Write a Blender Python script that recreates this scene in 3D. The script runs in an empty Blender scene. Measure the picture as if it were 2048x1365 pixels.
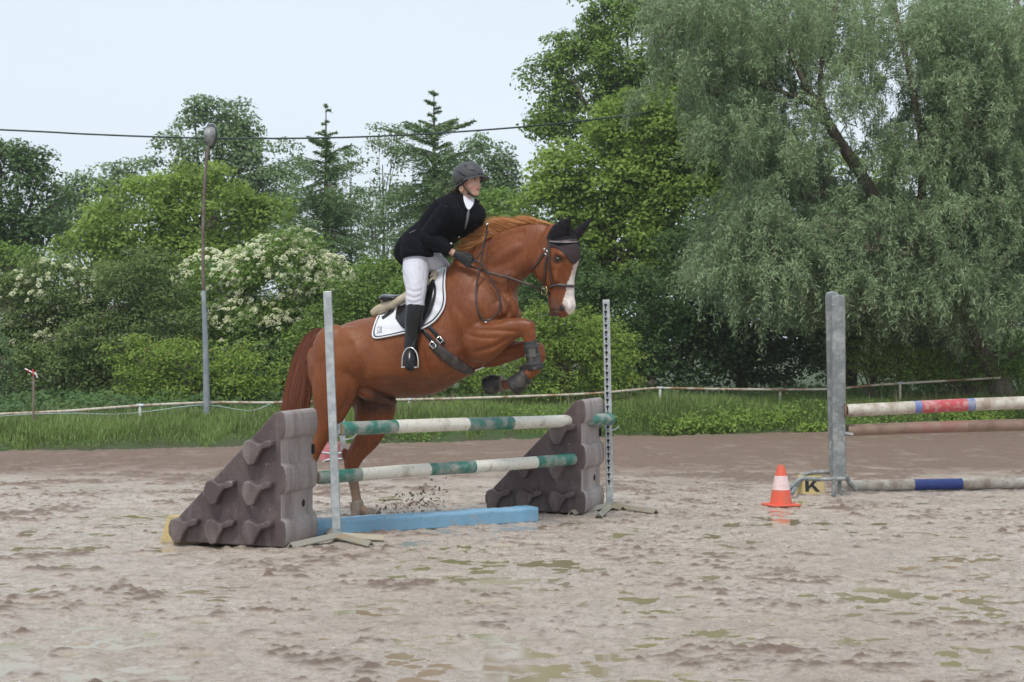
import bpy, bmesh, math, random
import numpy as np
from mathutils import Vector, Matrix
from mathutils.bvhtree import BVHTree
R = math.radians
rng = np.random.default_rng(7)
random.seed(7)
scene = bpy.context.scene
COL = scene.collection

# ---------------------------------------------------------------- camera
CAMH, FPX, CX, HY = 1.43, 3430.0, 1024.0, 678.0        # eye height, focal length in photo pixels, centre, horizon
cam = bpy.data.cameras.new('camera'); camo = bpy.data.objects.new('camera', cam); COL.objects.link(camo)
camo.location = (0, 0, CAMH); camo.rotation_euler = (R(90), 0, 0)
cam.sensor_width = 36; cam.lens = 36 * FPX / 2048; cam.shift_y = (HY - 682.5) / 2048
cam.clip_start = 0.2; cam.clip_end = 3000
cam.dof.use_dof = True; cam.dof.focus_distance = 13.2; cam.dof.aperture_fstop = 8.0
scene.camera = camo
# ---------------------------------------------------------------- sky, sun, exposure (bright overcast)
SUN_EL, SUN_AZ = 58, 200
w = bpy.data.worlds.new('World'); scene.world = w; w.use_nodes = True
nt = w.node_tree; nt.nodes.clear()
sky = nt.nodes.new('ShaderNodeTexSky'); sky.sky_type = 'NISHITA'; sky.sun_disc = False
sky.sun_elevation = R(SUN_EL); sky.sun_rotation = R(SUN_AZ); sky.air_density = 1.0; sky.dust_density = 3.0; sky.ozone_density = 1.5
cloud = nt.nodes.new('ShaderNodeMix'); cloud.data_type = 'RGBA'
cloud.inputs[0].default_value = 0.86
cloud.inputs[7].default_value = (6.1, 6.8, 7.5, 1)       # even cloud cover over the blue
tcw = nt.nodes.new('ShaderNodeTexCoord'); nzw = nt.nodes.new('ShaderNodeTexNoise'); nzw.inputs['Scale'].default_value = 1.6; nzw.inputs['Detail'].default_value = 5
mpw = nt.nodes.new('ShaderNodeMapping'); mpw.inputs['Scale'].default_value = (1, 1, 3.5)
mrw = nt.nodes.new('ShaderNodeMapRange'); mrw.inputs[3].default_value = 0.72; mrw.inputs[4].default_value = 0.98
nt.links.new(tcw.outputs['Generated'], mpw.inputs[0]); nt.links.new(mpw.outputs[0], nzw.inputs['Vector'])
nt.links.new(nzw.outputs['Fac'], mrw.inputs[0]); nt.links.new(mrw.outputs[0], cloud.inputs[0])
bg = nt.nodes.new('ShaderNodeBackground'); bg.inputs[1].default_value = 0.105
out = nt.nodes.new('ShaderNodeOutputWorld')
nt.links.new(sky.outputs[0], cloud.inputs[6]); nt.links.new(cloud.outputs[2], bg.inputs[0]); nt.links.new(bg.outputs[0], out.inputs[0])
sl = bpy.data.lights.new('sun', 'SUN'); sl.energy = 1.5; sl.angle = R(12); sl.color = (1, 0.97, 0.92)
so = bpy.data.objects.new('sun', sl); COL.objects.link(so)
az = R(SUN_AZ); el = R(SUN_EL)
sd = Vector((math.sin(az) * math.cos(el), math.cos(az) * math.cos(el), math.sin(el)))
so.rotation_euler = sd.to_track_quat('Z', 'Y').to_euler(); so.location = (0, 0, 30)
scene.view_settings.view_transform = 'Standard'; scene.view_settings.look = 'None'
scene.view_settings.exposure = 0.42; scene.view_settings.gamma = 1
scene.cycles.max_bounces = 7; scene.cycles.volume_bounces = 2; scene.cycles.transparent_max_bounces = 6
scene.cycles.use_denoising = True

# ---------------------------------------------------------------- helpers
V = lambda *a: np.array(a, float)
def at(px, py, d):                       # photo pixel at a real distance -> point of the place
    return V((px - CX) / FPX * d, d, CAMH - (py - HY) / FPX * d)
def gnd(px, py, z=0.0):                  # photo pixel on the ground
    return at(px, py, (CAMH - z) * FPX / (py - HY))
def proj(p):
    p = np.asarray(p, float)
    return CX + FPX * p[..., 0] / p[..., 1], HY - FPX * (p[..., 2] - CAMH) / p[..., 1]
class Plane:                             # a standing plane turned by yaw: u forward, n away from the viewer
    def __init__(s, px, py, d, yaw):
        s.o = at(px, py, d); s.f = V(math.cos(R(yaw)), -math.sin(R(yaw)), 0); s.n = V(math.sin(R(yaw)), math.cos(R(yaw)), 0); s.yaw = R(yaw)
    def P(s, px, py, lat=0.0):
        r = V((px - CX) / FPX, 1, -(py - HY) / FPX); c = V(0, 0, CAMH)
        t = np.dot(s.o + lat * s.n - c, s.n) / np.dot(r, s.n)
        return c + t * r
    def scale(s, px, py): return FPX / s.P(px, py)[1]      # pixels per metre there

def mesh_from(verts, faces, name='m', smooth=False):
    me = bpy.data.meshes.new(name)
    me.from_pydata([tuple(map(float, v)) for v in verts], [], [tuple(map(int, f)) for f in faces])
    me.update()
    if smooth: me.polygons.foreach_set('use_smooth', [True] * len(me.polygons))
    return me
def quads_mesh(name, co, nface, k=4):    # co: (nface*k,3) unshared faces
    me = bpy.data.meshes.new(name)
    me.vertices.add(len(co)); me.vertices.foreach_set('co', np.ascontiguousarray(co, dtype=np.float32).ravel())
    me.loops.add(nface * k); me.loops.foreach_set('vertex_index', np.arange(nface * k, dtype=np.int32))
    me.polygons.add(nface); me.polygons.foreach_set('loop_start', np.arange(0, nface * k, k, dtype=np.int32))
    me.update(calc_edges=True); return me
def recalc(me):
    bm = bmesh.new(); bm.from_mesh(me); bmesh.ops.recalc_face_normals(bm, faces=bm.faces); bm.to_mesh(me); bm.free()

def link(name, me, mat, parent=None, label=None, cat=None, group=None, kind=None, bevel=0, recalcn=False, origin=None):
    if recalcn: recalc(me)
    o = bpy.data.objects.new(name, me); me.name = name; COL.objects.link(o)
    if mat is not None and not me.materials: me.materials.append(mat)
    if parent is not None:
        off = Vector((0, 0, 0)); q = parent
        while q is not None: off += q.location; q = q.parent
        me.transform(Matrix.Translation(-off)); o.parent = parent
    elif origin is not None:
        me.transform(Matrix.Translation(-Vector(origin))); o.location = Vector(origin)
    if bevel:
        b = o.modifiers.new('bevel', 'BEVEL'); b.width = bevel; b.segments = 2; b.limit_method = 'ANGLE'; b.angle_limit = R(35)
    for k, v in (('label', label), ('category', cat), ('group', group), ('kind', kind)):
        if v: o[k] = v
    return o
def thing(name, label, cat, loc, group=None):
    o = bpy.data.objects.new(name, None); COL.objects.link(o); o.location = tuple(map(float, loc)); o['label'] = label; o['category'] = cat
    o.empty_display_size = 0.1
    if group: o['group'] = group
    return o
def dup(root, loc, rotz=None, label=None):
    def cp(o, par):
        c = o.copy(); COL.objects.link(c); c.parent = par
        for ch in list(o.children): cp(ch, c)
        return c
    kids = list(root.children)
    r = root.copy(); COL.objects.link(r); r.location = tuple(map(float, loc))
    if rotz is not None: r.rotation_euler.z = rotz
    if label: r['label'] = label
    for k in kids: cp(k, r)
    return r

def cr(pts, sub):                        # Catmull-Rom through rows of pts
    pts = np.asarray(pts, float); n = len(pts); out = []
    for i in range(n - 1):
        p0 = pts[max(i - 1, 0)]; p1 = pts[i]; p2 = pts[i + 1]; p3 = pts[min(i + 2, n - 1)]
        for k in range(sub):
            t = k / sub
            out.append(0.5 * ((2 * p1) + (-p0 + p2) * t + (2 * p0 - 5 * p1 + 4 * p2 - p3) * t * t + (-p0 + 3 * p1 - 3 * p2 + p3) * t ** 3))
    out.append(pts[-1]); return np.array(out)
def loft(secs, n=20, sub=4, p=2.0, egg=0.0, cap=0.6):
    """secs: rows of (centre, half-axis u, half-axis v) -> closed tube"""
    A = np.array([np.concatenate(s) for s in secs]); A = cr(A, sub) if sub > 1 else A
    def capr(a, b):                      # rounded end beyond a, pointing away from b
        d = a[:3] - b[:3]; d = d / (np.linalg.norm(d) + 1e-9); r = cap * min(np.linalg.norm(a[3:6]), np.linalg.norm(a[6:9]))
        rows = []
        for ang in (75, 50, 25):
            q = a.copy(); q[:3] += d * r * math.cos(R(ang)); q[3:] *= math.sin(R(ang)); rows.append(q)
        return rows, a[:3] + d * r
    s0, e0 = capr(A[0], A[1]); s1, e1 = capr(A[-1], A[-2])
    rows = s0[::-1] + list(A) + s1
    th = np.linspace(0, 2 * np.pi, n, endpoint=False)
    c = np.sign(np.cos(th)) * np.abs(np.cos(th)) ** (2 / p); s = np.sign(np.sin(th)) * np.abs(np.sin(th)) ** (2 / p)
    vs = []
    for q in rows:
        for k in range(n): vs.append(q[:3] + q[3:6] * s[k] + q[6:9] * c[k] * (1 - egg * s[k]))
    fs = []
    m = len(rows)
    for i in range(m - 1):
        for k in range(n):
            k2 = (k + 1) % n; fs.append((i * n + k, i * n + k2, (i + 1) * n + k2, (i + 1) * n + k))
    vs += [e0, e1]; a, b = m * n, m * n + 1
    for k in range(n):
        k2 = (k + 1) % n; fs.append((k2, k, a)); fs.append(((m - 1) * n + k, (m - 1) * n + k2, b))
    return np.array(vs), fs
def tube(pts, rad, n=8, sub=1, flat=1.0, side=None, cap=0.3):
    """round (or flattened along side) tube through points"""
    pts = np.asarray(pts, float); rad = np.full(len(pts), rad) if np.isscalar(rad) else np.asarray(rad, float)
    q = cr(np.column_stack([pts, rad]), sub) if sub > 1 else np.column_stack([pts, rad])
    secs = []; up = None
    for i in range(len(q)):
        t = q[min(i + 1, len(q) - 1), :3] - q[max(i - 1, 0), :3]; t = t / (np.linalg.norm(t) + 1e-12)
        ref = side if side is not None else (V(0, 0, 1) if up is None else up)
        if side is None and up is None and abs(t[2]) > 0.9: ref = V(1, 0, 0)
        u = ref - np.dot(ref, t) * t; u /= np.linalg.norm(u) + 1e-12; up = u
        v = np.cross(t, u); secs.append((q[i, :3], u * q[i, 3] * flat, v * q[i, 3]))
    return loft(secs, n=n, sub=1, cap=cap)
def ell(c, rx, ry, rz, ax=None, n=16, m=10):
    """ellipsoid with axes rows ax"""
    ax = np.eye(3) if ax is None else np.asarray(ax, float)
    vs = [np.asarray(c, float) + ax[2] * rz]; fs = []
    for i in range(1, m):
        ph = math.pi * i / m
        for k in range(n):
            th = 2 * math.pi * k / n
            vs.append(np.asarray(c, float) + ax[0] * rx * math.sin(ph) * math.cos(th) + ax[1] * ry * math.sin(ph) * math.sin(th) + ax[2] * rz * math.cos(ph))
    vs.append(np.asarray(c, float) - ax[2] * rz); L = len(vs) - 1
    for k in range(n):
        k2 = (k + 1) % n
        fs.append((0, 1 + k, 1 + k2)); fs.append((L, 1 + (m - 2) * n + k2, 1 + (m - 2) * n + k))
        for i in range(m - 2): a = 1 + i * n; fs.append((a + k, a + n + k, a + n + k2, a + k2))
    return np.array(vs), fs
def merge(parts):
    vs = []; fs = []; o = 0
    for v, f in parts:
        vs.extend(list(v)); fs.extend([tuple(i + o for i in q) for q in f]); o += len(v)
    return np.array(vs), fs
def box(c, sx, sy, sz, ax=None):
    ax = np.eye(3) if ax is None else np.asarray(ax, float); c = np.asarray(c, float)
    vs = [c + ax[0] * sx / 2 * i + ax[1] * sy / 2 * j + ax[2] * sz / 2 * k for i in (-1, 1) for j in (-1, 1) for k in (-1, 1)]
    return np.array(vs), [(0, 1, 3, 2), (4, 6, 7, 5), (0, 4, 5, 1), (2, 3, 7, 6), (0, 2, 6, 4), (1, 5, 7, 3)]
def beam(a, b, w_, h_, up=(0, 0, 1)):
    a = np.asarray(a, float); b = np.asarray(b, float); t = b - a; L = np.linalg.norm(t); t /= L
    u = np.asarray(up, float) - np.dot(up, t) * t; u /= np.linalg.norm(u); s = np.cross(u, t)
    return box((a + b) / 2, L, w_, h_, [t, s, u])
def prism(poly, d0, d1):                 # poly: list of 3-D points, extruded from +d0 to +d1 (vectors)
    n = len(poly); vs = [np.asarray(p) + d0 for p in poly] + [np.asarray(p) + d1 for p in poly]
    fs = [tuple(range(n))[::-1], tuple(range(n, 2 * n))] + [(i, (i + 1) % n, n + (i + 1) % n, n + i) for i in range(n)]
    return np.array(vs), fs
def voxel(parts, vs_, smooth=4, fac=0.5):
    """melt overlapping closed shapes into ONE continuous surface"""
    v, f = merge(parts); me = mesh_from(v, f); o = bpy.data.objects.new('tmp', me); COL.objects.link(o)
    bm = bmesh.new(); bm.from_mesh(me); bmesh.ops.recalc_face_normals(bm, faces=bm.faces); bm.to_mesh(me); bm.free()
    r = o.modifiers.new('r', 'REMESH'); r.mode = 'VOXEL'; r.voxel_size = vs_; r.use_smooth_shade = True
    if smooth:
        s = o.modifiers.new('s', 'SMOOTH'); s.factor = fac; s.iterations = smooth
    dg = bpy.context.evaluated_depsgraph_get(); dg.update()
    res = bpy.data.meshes.new_from_object(o.evaluated_get(dg), depsgraph=dg)
    bpy.data.objects.remove(o); bpy.data.meshes.remove(me)
    res.polygons.foreach_set('use_smooth', [True] * len(res.polygons)); res.materials.clear()
    return res
def coords(me):
    a = np.empty(len(me.vertices) * 3, np.float32); me.vertices.foreach_get('co', a); return a.reshape(-1, 3).astype(float)
def set_col(me, rgb):
    at_ = me.color_attributes.new('tint', 'FLOAT_COLOR', 'POINT')
    a = np.ones((len(me.vertices), 4), np.float32); a[:, :3] = rgb; at_.data.foreach_set('color', a.ravel())
def bvh_of(*meshes):
    vs = []; fs = []; o = 0
    for me in meshes:
        c = coords(me); vs.extend([Vector(x) for x in c]); fs.extend([tuple(i + o for i in p.vertices) for p in me.polygons]); o += len(c)
    return BVHTree.FromPolygons(vs, fs)
def resample(poly, n):
    poly = np.asarray(poly, float); seg = np.r_[0, np.cumsum(np.linalg.norm(np.diff(poly, axis=0), axis=1))]
    t = np.linspace(0, seg[-1], n); return np.column_stack([np.interp(t, seg, poly[:, k]) for k in range(poly.shape[1])])
def hit(bvh, px, py, off, last=None):
    d = Vector(((px - CX) / FPX, 1, -(py - HY) / FPX)).normalized(); o = Vector((0, 0, CAMH))
    loc, nor, i, dist = bvh.ray_cast(o, d, 60)
    if loc is None: return None
    if nor.dot(d) > 0: nor = -nor
    nor = (nor * 0.6 - d * 0.6).normalized()
    return np.array(loc + nor * off)
def smooth_rows(P_, it=2):
    for _ in range(it):
        Q = P_.copy(); Q[1:-1] = (P_[:-2] + 2 * P_[1:-1] + P_[2:]) / 4; P_ = Q
        Q = P_.copy(); Q[:, 1:-1] = (P_[:, :-2] + 2 * P_[:, 1:-1] + P_[:, 2:]) / 4; P_ = Q
    return P_
def patch(bvh, A, B, off, th, nu=24, nv=10, smooth=2, bulge=0.0):
    """a sheet laid on a real surface between two edge lines (photo pixels), with real thickness"""
    A = resample(cr(A, 6), nu); B = resample(cr(B, 6), nu); G = np.full((nv, nu, 3), np.nan)
    for j in range(nv):
        for i in range(nu):
            q = A[i] * (1 - j / (nv - 1)) + B[i] * (j / (nv - 1)); h = hit(bvh, q[0], q[1], off)
            if h is not None: G[j, i] = h
    deps = G[..., 1]; good = ~np.isnan(deps)
    for j in range(nv):
        for i in range(nu):
            if not good[j, i]:
                jj, ii = np.nonzero(good); k = np.argmin((jj - j) ** 2 * 4 + (ii - i) ** 2); q = A[i] * (1 - j / (nv - 1)) + B[i] * (j / (nv - 1))
                G[j, i] = at(q[0], q[1], deps[jj[k], ii[k]])
    G = smooth_rows(G, smooth)
    return sheet(G, th, bulge)
def sheet(G, th, bulge=0.0):
    nv, nu, _ = G.shape
    du = np.gradient(G, axis=1); dv = np.gradient(G, axis=0); N = np.cross(du, dv); N /= np.linalg.norm(N, axis=2, keepdims=True) + 1e-12
    view = G - V(0, 0, CAMH); sg = np.sign((N * view).sum(2, keepdims=True)); N = -N * np.where(sg == 0, 1, sg)
    prof = 1.0
    if bulge: 
        x = np.sin(np.pi * np.linspace(0.0, 1, nv))[:, None, None]; prof = (1 - bulge) + bulge * x
    O = G + N * th * prof
    vs = np.concatenate([G.reshape(-1, 3), O.reshape(-1, 3)]); m = nv * nu; fs = []
    I = lambda j, i: j * nu + i
    for j in range(nv - 1):
        for i in range(nu - 1):
            fs.append((I(j, i), I(j, i + 1), I(j + 1, i + 1), I(j + 1, i))); fs.append((m + I(j, i), m + I(j + 1, i), m + I(j + 1, i + 1), m + I(j, i + 1)))
    for i in range(nu - 1):
        fs.append((I(0, i), m + I(0, i), m + I(0, i + 1), I(0, i + 1))); fs.append((I(nv - 1, i), I(nv - 1, i + 1), m + I(nv - 1, i + 1), m + I(nv - 1, i)))
    for j in range(nv - 1):
        fs.append((I(j, 0), I(j + 1, 0), m + I(j + 1, 0), m + I(j, 0))); fs.append((I(j, nu - 1), m + I(j, nu - 1), m + I(j + 1, nu - 1), I(j + 1, nu - 1)))
    return vs, fs
def strap(bvh, line, wpx, off, th, n=40, smooth=2):
    """band of width wpx laid along a line on a surface"""
    L = resample(cr(line, 6), n); t = np.gradient(L, axis=0); t /= np.linalg.norm(t, axis=1, keepdims=True) + 1e-9
    nn = np.column_stack([-t[:, 1], t[:, 0]]); wv = np.asarray(wpx, float)
    wv = np.interp(np.linspace(0, 1, n), np.linspace(0, 1, len(wv)), wv)[:, None] if wv.ndim else np.full((n, 1), wv)
    return patch(bvh, L + nn * wv / 2, L - nn * wv / 2, off, th, n, 4, smooth)

# ---------------------------------------------------------------- materials
def lin(r, g, b): return tuple(((c / 255) / 12.92 if c / 255 <= 0.04045 else ((c / 255 + 0.055) / 1.055) ** 2.4) for c in (r, g, b))
class M:
    """small node-graph builder: noise-varied Principled material"""
    def __init__(s, name, col=(0.5, 0.5, 0.5), rough=0.5, metal=0.0, spec=0.5):
        s.m = bpy.data.materials.new(name); s.m.use_nodes = True; s.t = s.m.node_tree; s.n = s.t.nodes
        s.b = s.n['Principled BSDF']; s.b.inputs['Base Color'].default_value = (*col, 1); s.b.inputs['Roughness'].default_value = rough
        s.b.inputs['Metallic'].default_value = metal; s.b.inputs['Specular IOR Level'].default_value = spec
        s.col = None; s.base = col; s.tc = s.n.new('ShaderNodeTexCoord')
    def lk(s, a, b): s.t.links.new(a, b)
    def noise(s, scale, detail=4, rough=0.55, stretch=None, dist=0.0):
        x = s.n.new('ShaderNodeTexNoise'); x.inputs['Scale'].default_value = scale; x.inputs['Detail'].default_value = detail
        x.inputs['Roughness'].default_value = rough; x.inputs['Distortion'].default_value = dist
        if stretch:
            mp = s.n.new('ShaderNodeMapping'); mp.inputs['Scale'].default_value = stretch; s.lk(s.tc.outputs['Object'], mp.inputs[0]); s.lk(mp.outputs[0], x.inputs['Vector'])
        else: s.lk(s.tc.outputs['Object'], x.inputs['Vector'])
        return x.outputs['Fac']
    def ramp(s, fac, lo, hi, a=0.0, b=1.0):
        r = s.n.new('ShaderNodeMapRange'); r.inputs[1].default_value = lo; r.inputs[2].default_value = hi; r.inputs[3].default_value = a; r.inputs[4].default_value = b; s.lk(fac, r.inputs[0]); return r.outputs[0]
    def attr(s, name, vec=False):
        x = s.n.new('ShaderNodeAttribute'); x.attribute_name = name; return x.outputs['Color' if vec else 'Fac']
    def mix(s, fac, c, mode='MIX', src=None):
        x = s.n.new('ShaderNodeMix'); x.data_type = 'RGBA'; x.blend_type = mode
        if isinstance(fac, float): x.inputs[0].default_value = fac
        else: s.lk(fac, x.inputs[0])
        src = src or s.col
        if src is None: x.inputs[6].default_value = (*s.base, 1)
        else: s.lk(src, x.inputs[6])
        if isinstance(c, tuple): x.inputs[7].default_value = (*c, 1)
        else: s.lk(c, x.inputs[7])
        s.col = x.outputs[2]; s.lk(s.col, s.b.inputs['Base Color']); return s
    def use(s, colsock): s.col = colsock; s.lk(colsock, s.b.inputs['Base Color']); return s
    def rough(s, fac): s.lk(fac, s.b.inputs['Roughness']); return s
    def bump(s, fac, strength=0.3, dist=0.01):
        x = s.n.new('ShaderNodeBump'); x.inputs['Strength'].default_value = strength; x.inputs['Distance'].default_value = dist
        s.lk(fac, x.inputs['Height']); s.lk(x.outputs[0], s.b.inputs['Normal']); return s
def leaf_mat(name, dark, light, trans=0.30, rough=0.55, scale=0.7, extra=None):
    m = M(name, dark, rough, spec=0.22)
    m.mix(m.ramp(m.attr('v'), 0, 1), light)
    m.mix(m.ramp(m.noise(scale, 3), 0.38, 0.66, 0.0, 0.42), tuple(min(1, c * 1.55) for c in light))
    if extra: m.mix(m.ramp(m.attr('v'), 0.965, 0.985), extra)
    tr = m.n.new('ShaderNodeBsdfTranslucent'); m.lk(m.col, tr.inputs[0]); mx = m.n.new('ShaderNodeMixShader'); mx.inputs[0].default_value = min(.5, trans + .08)
    o = m.n['Material Output']; m.lk(m.b.outputs[0], mx.inputs[1]); m.lk(tr.outputs[0], mx.inputs[2]); m.lk(mx.outputs[0], o.inputs[0])
    return m.m
# ================================================================ THE SETTING: arena mud, puddle water, land
def lattice(nx, ny, seed): return np.random.default_rng(seed).random((ny, nx)).astype(np.float32)
def vnoise(X, Y, scale, seed):
    g = lattice(257, 257, seed); x = X * scale; y = Y * scale; xi = np.floor(x).astype(int); yi = np.floor(y).astype(int)
    fx = x - xi; fy = y - yi; fx = fx * fx * (3 - 2 * fx); fy = fy * fy * (3 - 2 * fy); a = lambda i, j: g[(yi + j) % 257, (xi + i) % 257]
    return (a(0, 0) * (1 - fx) + a(1, 0) * fx) * (1 - fy) + (a(0, 1) * (1 - fx) + a(1, 1) * fx) * fy
def fbm(X, Y, scale, octs, seed, gain=0.5):
    s = 0; amp = 1; tot = 0
    for k in range(octs): s = s + amp * vnoise(X + k * 3.7, Y - k * 5.1, scale * 2 ** k, seed + k); tot += amp; amp *= gain
    return s / tot
def edge_y(x):                            # far border of the arena, measured in the photograph
    return np.interp(x, [-30, -6.5, 0, 4, 8, 30], [17.5, 21.4, 24.0, 25.8, 27.0, 31.0]) + 0.12 * np.sin(x * 1.7) + 0.07 * np.sin(x * 4.1 + 1)
ys = [5.2]
while ys[-1] < 31: ys.append(ys[-1] * 1.0026)
ys = np.array(ys); xs = np.arange(-11, 11.01, 0.017)
X, Y = np.meshgrid(xs, ys)
big = fbm(X, Y, 0.35, 3, 11); mid = fbm(X * 1.0, Y, 1.6, 3, 21); fine = fbm(X, Y, 15.0, 3, 31, 0.65)
wx = X + 0.25 * (fbm(X, Y, 2.2, 2, 41) - .5); wy = Y + 0.25 * (fbm(X, Y, 2.2, 2, 43) - .5)
rid = 1 - np.abs(2 * fbm(wx, wy, 3.2, 3, 51) - 1); rid = np.clip((rid - 0.72) / 0.28, 0, 1)
churn = np.clip((fbm(X, Y, 1.3, 4, 71, .6) - 0.505) / 0.10, 0, 1)
far_dry = np.clip((Y - 15.5) / 5, 0, 1)
fine2 = fbm(wx, wy, 27.0, 2, 37, 0.65)
n1 = fbm(wx, wy, 5.5, 2, 78); n2_ = fbm(X, Y, 13, 2, 79)
Z = 0.010 * (big - .5) + 0.012 * (mid - .5) + 0.020 * (n1 - .5) + 0.012 * (n2_ - .5) + churn * (0.005 + 0.020 * np.clip(fine - .42, 0, 1) + .034 * np.clip(fine2 - .48, 0, 1)) + .007 * (fine2 - .5) + .008 * (fine - .5)
tr_ = fbm(X * .35 + Y * .25, Y * 1.1 - X * .12, 3.0, 2, 93); Z = Z + .010 * (tr_ - .5) * (1 - far_dry)
# hoof prints: pushed-in ovals with a raised rim and thrown-up clods beside them
r2 = np.random.default_rng(5)
def stamp(cx, cy, rad, f):
    i0, i1 = np.searchsorted(xs, [cx - rad, cx + rad]); j0, j1 = np.searchsorted(ys, [cy - rad, cy + rad])
    if i1 > i0 and j1 > j0: Z[j0:j1, i0:i1] += f(X[j0:j1, i0:i1] - cx, Y[j0:j1, i0:i1] - cy)
for k in range(2300):
    cy = 5.4 + 22 * r2.random() ** 1.2; cx = (r2.random() - .5) * 20; s = 0.05 + 0.022 * r2.random(); dp = 0.004 + 0.010 * r2.random() ** 2; a = r2.random() * 6.28
    def hoof(dx, dy, s=s, dp=dp, a=a):
        u = dx * math.cos(a) + dy * math.sin(a); v = (-dx * math.sin(a) + dy * math.cos(a)) * 0.8; q = (u * u + v * v) / s ** 2
        return -dp * np.exp(-q ** 2) + dp * 0.9 * np.exp(-((np.sqrt(q) - 1.5) / 0.35) ** 2) * (0.35 + 0.65 * np.clip(u / s, 0, 1))
    stamp(cx, cy, 0.26, hoof)
for k in range(2600):                      # clods
    cy = 5.4 + 20 * r2.random() ** 1.2; cx = (r2.random() - .5) * 20; 
    for q in range(r2.integers(2, 14)):
        s = 0.008 + 0.018 * r2.random() ** 2; h_ = s * (0.30 + 0.55 * r2.random()); ox, oy = r2.normal(0, 0.075, 2)
        stamp(cx + ox, cy + oy, 0.12, lambda dx, dy, s=s, h_=h_: h_ * np.clip(1 - (dx * dx + dy * dy) / s ** 2 / 2.2, 0, 1) ** 0.7)
Z -= np.percentile(Z, 50)
lowf = fbm(X, Y, 6, 3, 91)
E = edge_y(X); drop = np.clip((Y - E) / 0.35, 0, 1); Z = Z * (1 - 0.3 * far_dry) + far_dry * (0.02 + .05 * (fbm(X, Y, 4.5, 4, 83, .6) - .5))
puddle_mask = np.clip((fbm(X, Y, 0.75, 2, 61) - 0.52) / 0.1, 0, 1)
Z = Z - 0.010 * puddle_mask * .35 * (1 - far_dry) * (Y < 16)
WATER = float(np.percentile(Z[ys < 13], 16.0))
Z = Z - 0.25 * drop                       # the mud sheet dives under the grass verge
ny, nx = X.shape
co = np.column_stack([X.ravel(), Y.ravel(), Z.ravel()])
idx = np.arange(ny * nx).reshape(ny, nx); q = np.stack([idx[:-1, :-1], idx[:-1, 1:], idx[1:, 1:], idx[1:, :-1]], -1).reshape(-1, 4)
me = bpy.data.meshes.new('arena_ground'); me.vertices.add(len(co)); me.vertices.foreach_set('co', co.astype(np.float32).ravel())
me.loops.add(q.size); me.loops.foreach_set('vertex_index', q.astype(np.int32).ravel()); me.polygons.add(len(q)); me.polygons.foreach_set('loop_start', np.arange(0, q.size, 4, dtype=np.int32))
me.update(calc_edges=True); me.polygons.foreach_set('use_smooth', [True] * len(q))
def ground_mat():
    m = M('mud', (0.56, 0.46, 0.375), 0.5, spec=0.75)
    geo = m.n.new('ShaderNodeNewGeometry'); sep = m.n.new('ShaderNodeSeparateXYZ'); m.lk(geo.outputs['Position'], sep.inputs[0])
    z = sep.outputs['Z']; y = sep.outputs['Y']
    m.mix(m.ramp(m.noise(0.9, 4), 0.4, 0.62, 0, 0.7), (0.63, 0.54, 0.455))
    yy = m.n.new('ShaderNodeMath'); yy.operation = 'MULTIPLY_ADD'; m.lk(m.noise(1.4, 5, .65), yy.inputs[0]); yy.inputs[1].default_value = 7.0; m.lk(y, yy.inputs[2])
    m.mix(m.ramp(yy.outputs[0], 19.2, 22.6, 0, 0.85), (0.245, 0.170, 0.125))                # unridden drier sand by the verge
    m.mix(m.ramp(m.noise(30, 5, 0.75), 0.54, 0.64, 0, 0.6), (0.25, 0.170, 0.122))
    m.mix(m.ramp(m.noise(14, 5, 0.65), 0.52, 0.70, 0, 0.55), (0.31, 0.225, 0.165))        # dug-up damp crumbs
    m.mix(m.ramp(z, 0.004, 0.017, 0, 0.9), (0.20, 0.130, 0.088))                       # thrown-up clods are browner
    m.mix(m.ramp(z, -0.004, -0.012, 0, 0.7), (0.62, 0.55, 0.47))                        # settled silt round the water
    wet = m.ramp(z, 0.012, 0.0, 0.55, 0.0); n2 = m.ramp(m.noise(7.0, 5, 0.65, (1, .55, 1)), 0.40, 0.54, 0.42, 0.03)
    ad = m.n.new('ShaderNodeMath'); ad.operation = 'ADD'; ad.use_clamp = True; m.lk(wet, ad.inputs[0]); m.lk(n2, ad.inputs[1])
    mx = m.n.new('ShaderNodeMath'); mx.operation = 'MAXIMUM'; m.lk(ad.outputs[0], mx.inputs[0]); m.lk(m.ramp(y, 15.8, 19, 0.08, 0.85), mx.inputs[1])
    m.rough(mx.outputs[0]); m.bump(m.noise(20, 10, 0.78), 1.0, 0.028)
    return m.m
MUD = ground_mat()
link('arena_ground', me, MUD, kind='structure')
# wide sheet of the same mud round the detailed part, and the land behind it all the way to the horizon
me = mesh_from([(-60, -30, -.06), (60, -30, -.06), (60, 5.3, -.06), (11, 5.3, -.06), (11, 31, -.27), (-11, 31, -.27), (-11, 5.3, -.06), (-60, 5.3, -.06), (60, 31, -.27), (-60, 31, -.27)],
               [(0, 1, 2, 3, 6, 7), (3, 2, 8, 4), (7, 6, 5, 9)])
link('arena_surround', me, MUD, kind='structure')
pm = M('puddle_water', (0.30, 0.26, 0.15), 0.06, spec=0.3); pm.mix(pm.ramp(pm.noise(0.5, 2), 0.42, 0.6), (0.36, 0.28, 0.20)); pm.bump(pm.noise(30, 2), 0.03, 0.002)
link('puddle_water', mesh_from([(-10.9, 5.3, WATER), (10.9, 5.3, WATER), (10.9, 20.5, WATER), (-10.9, 20.5, WATER)], [(0, 1, 2, 3)]), pm.m, kind='structure')
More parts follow.
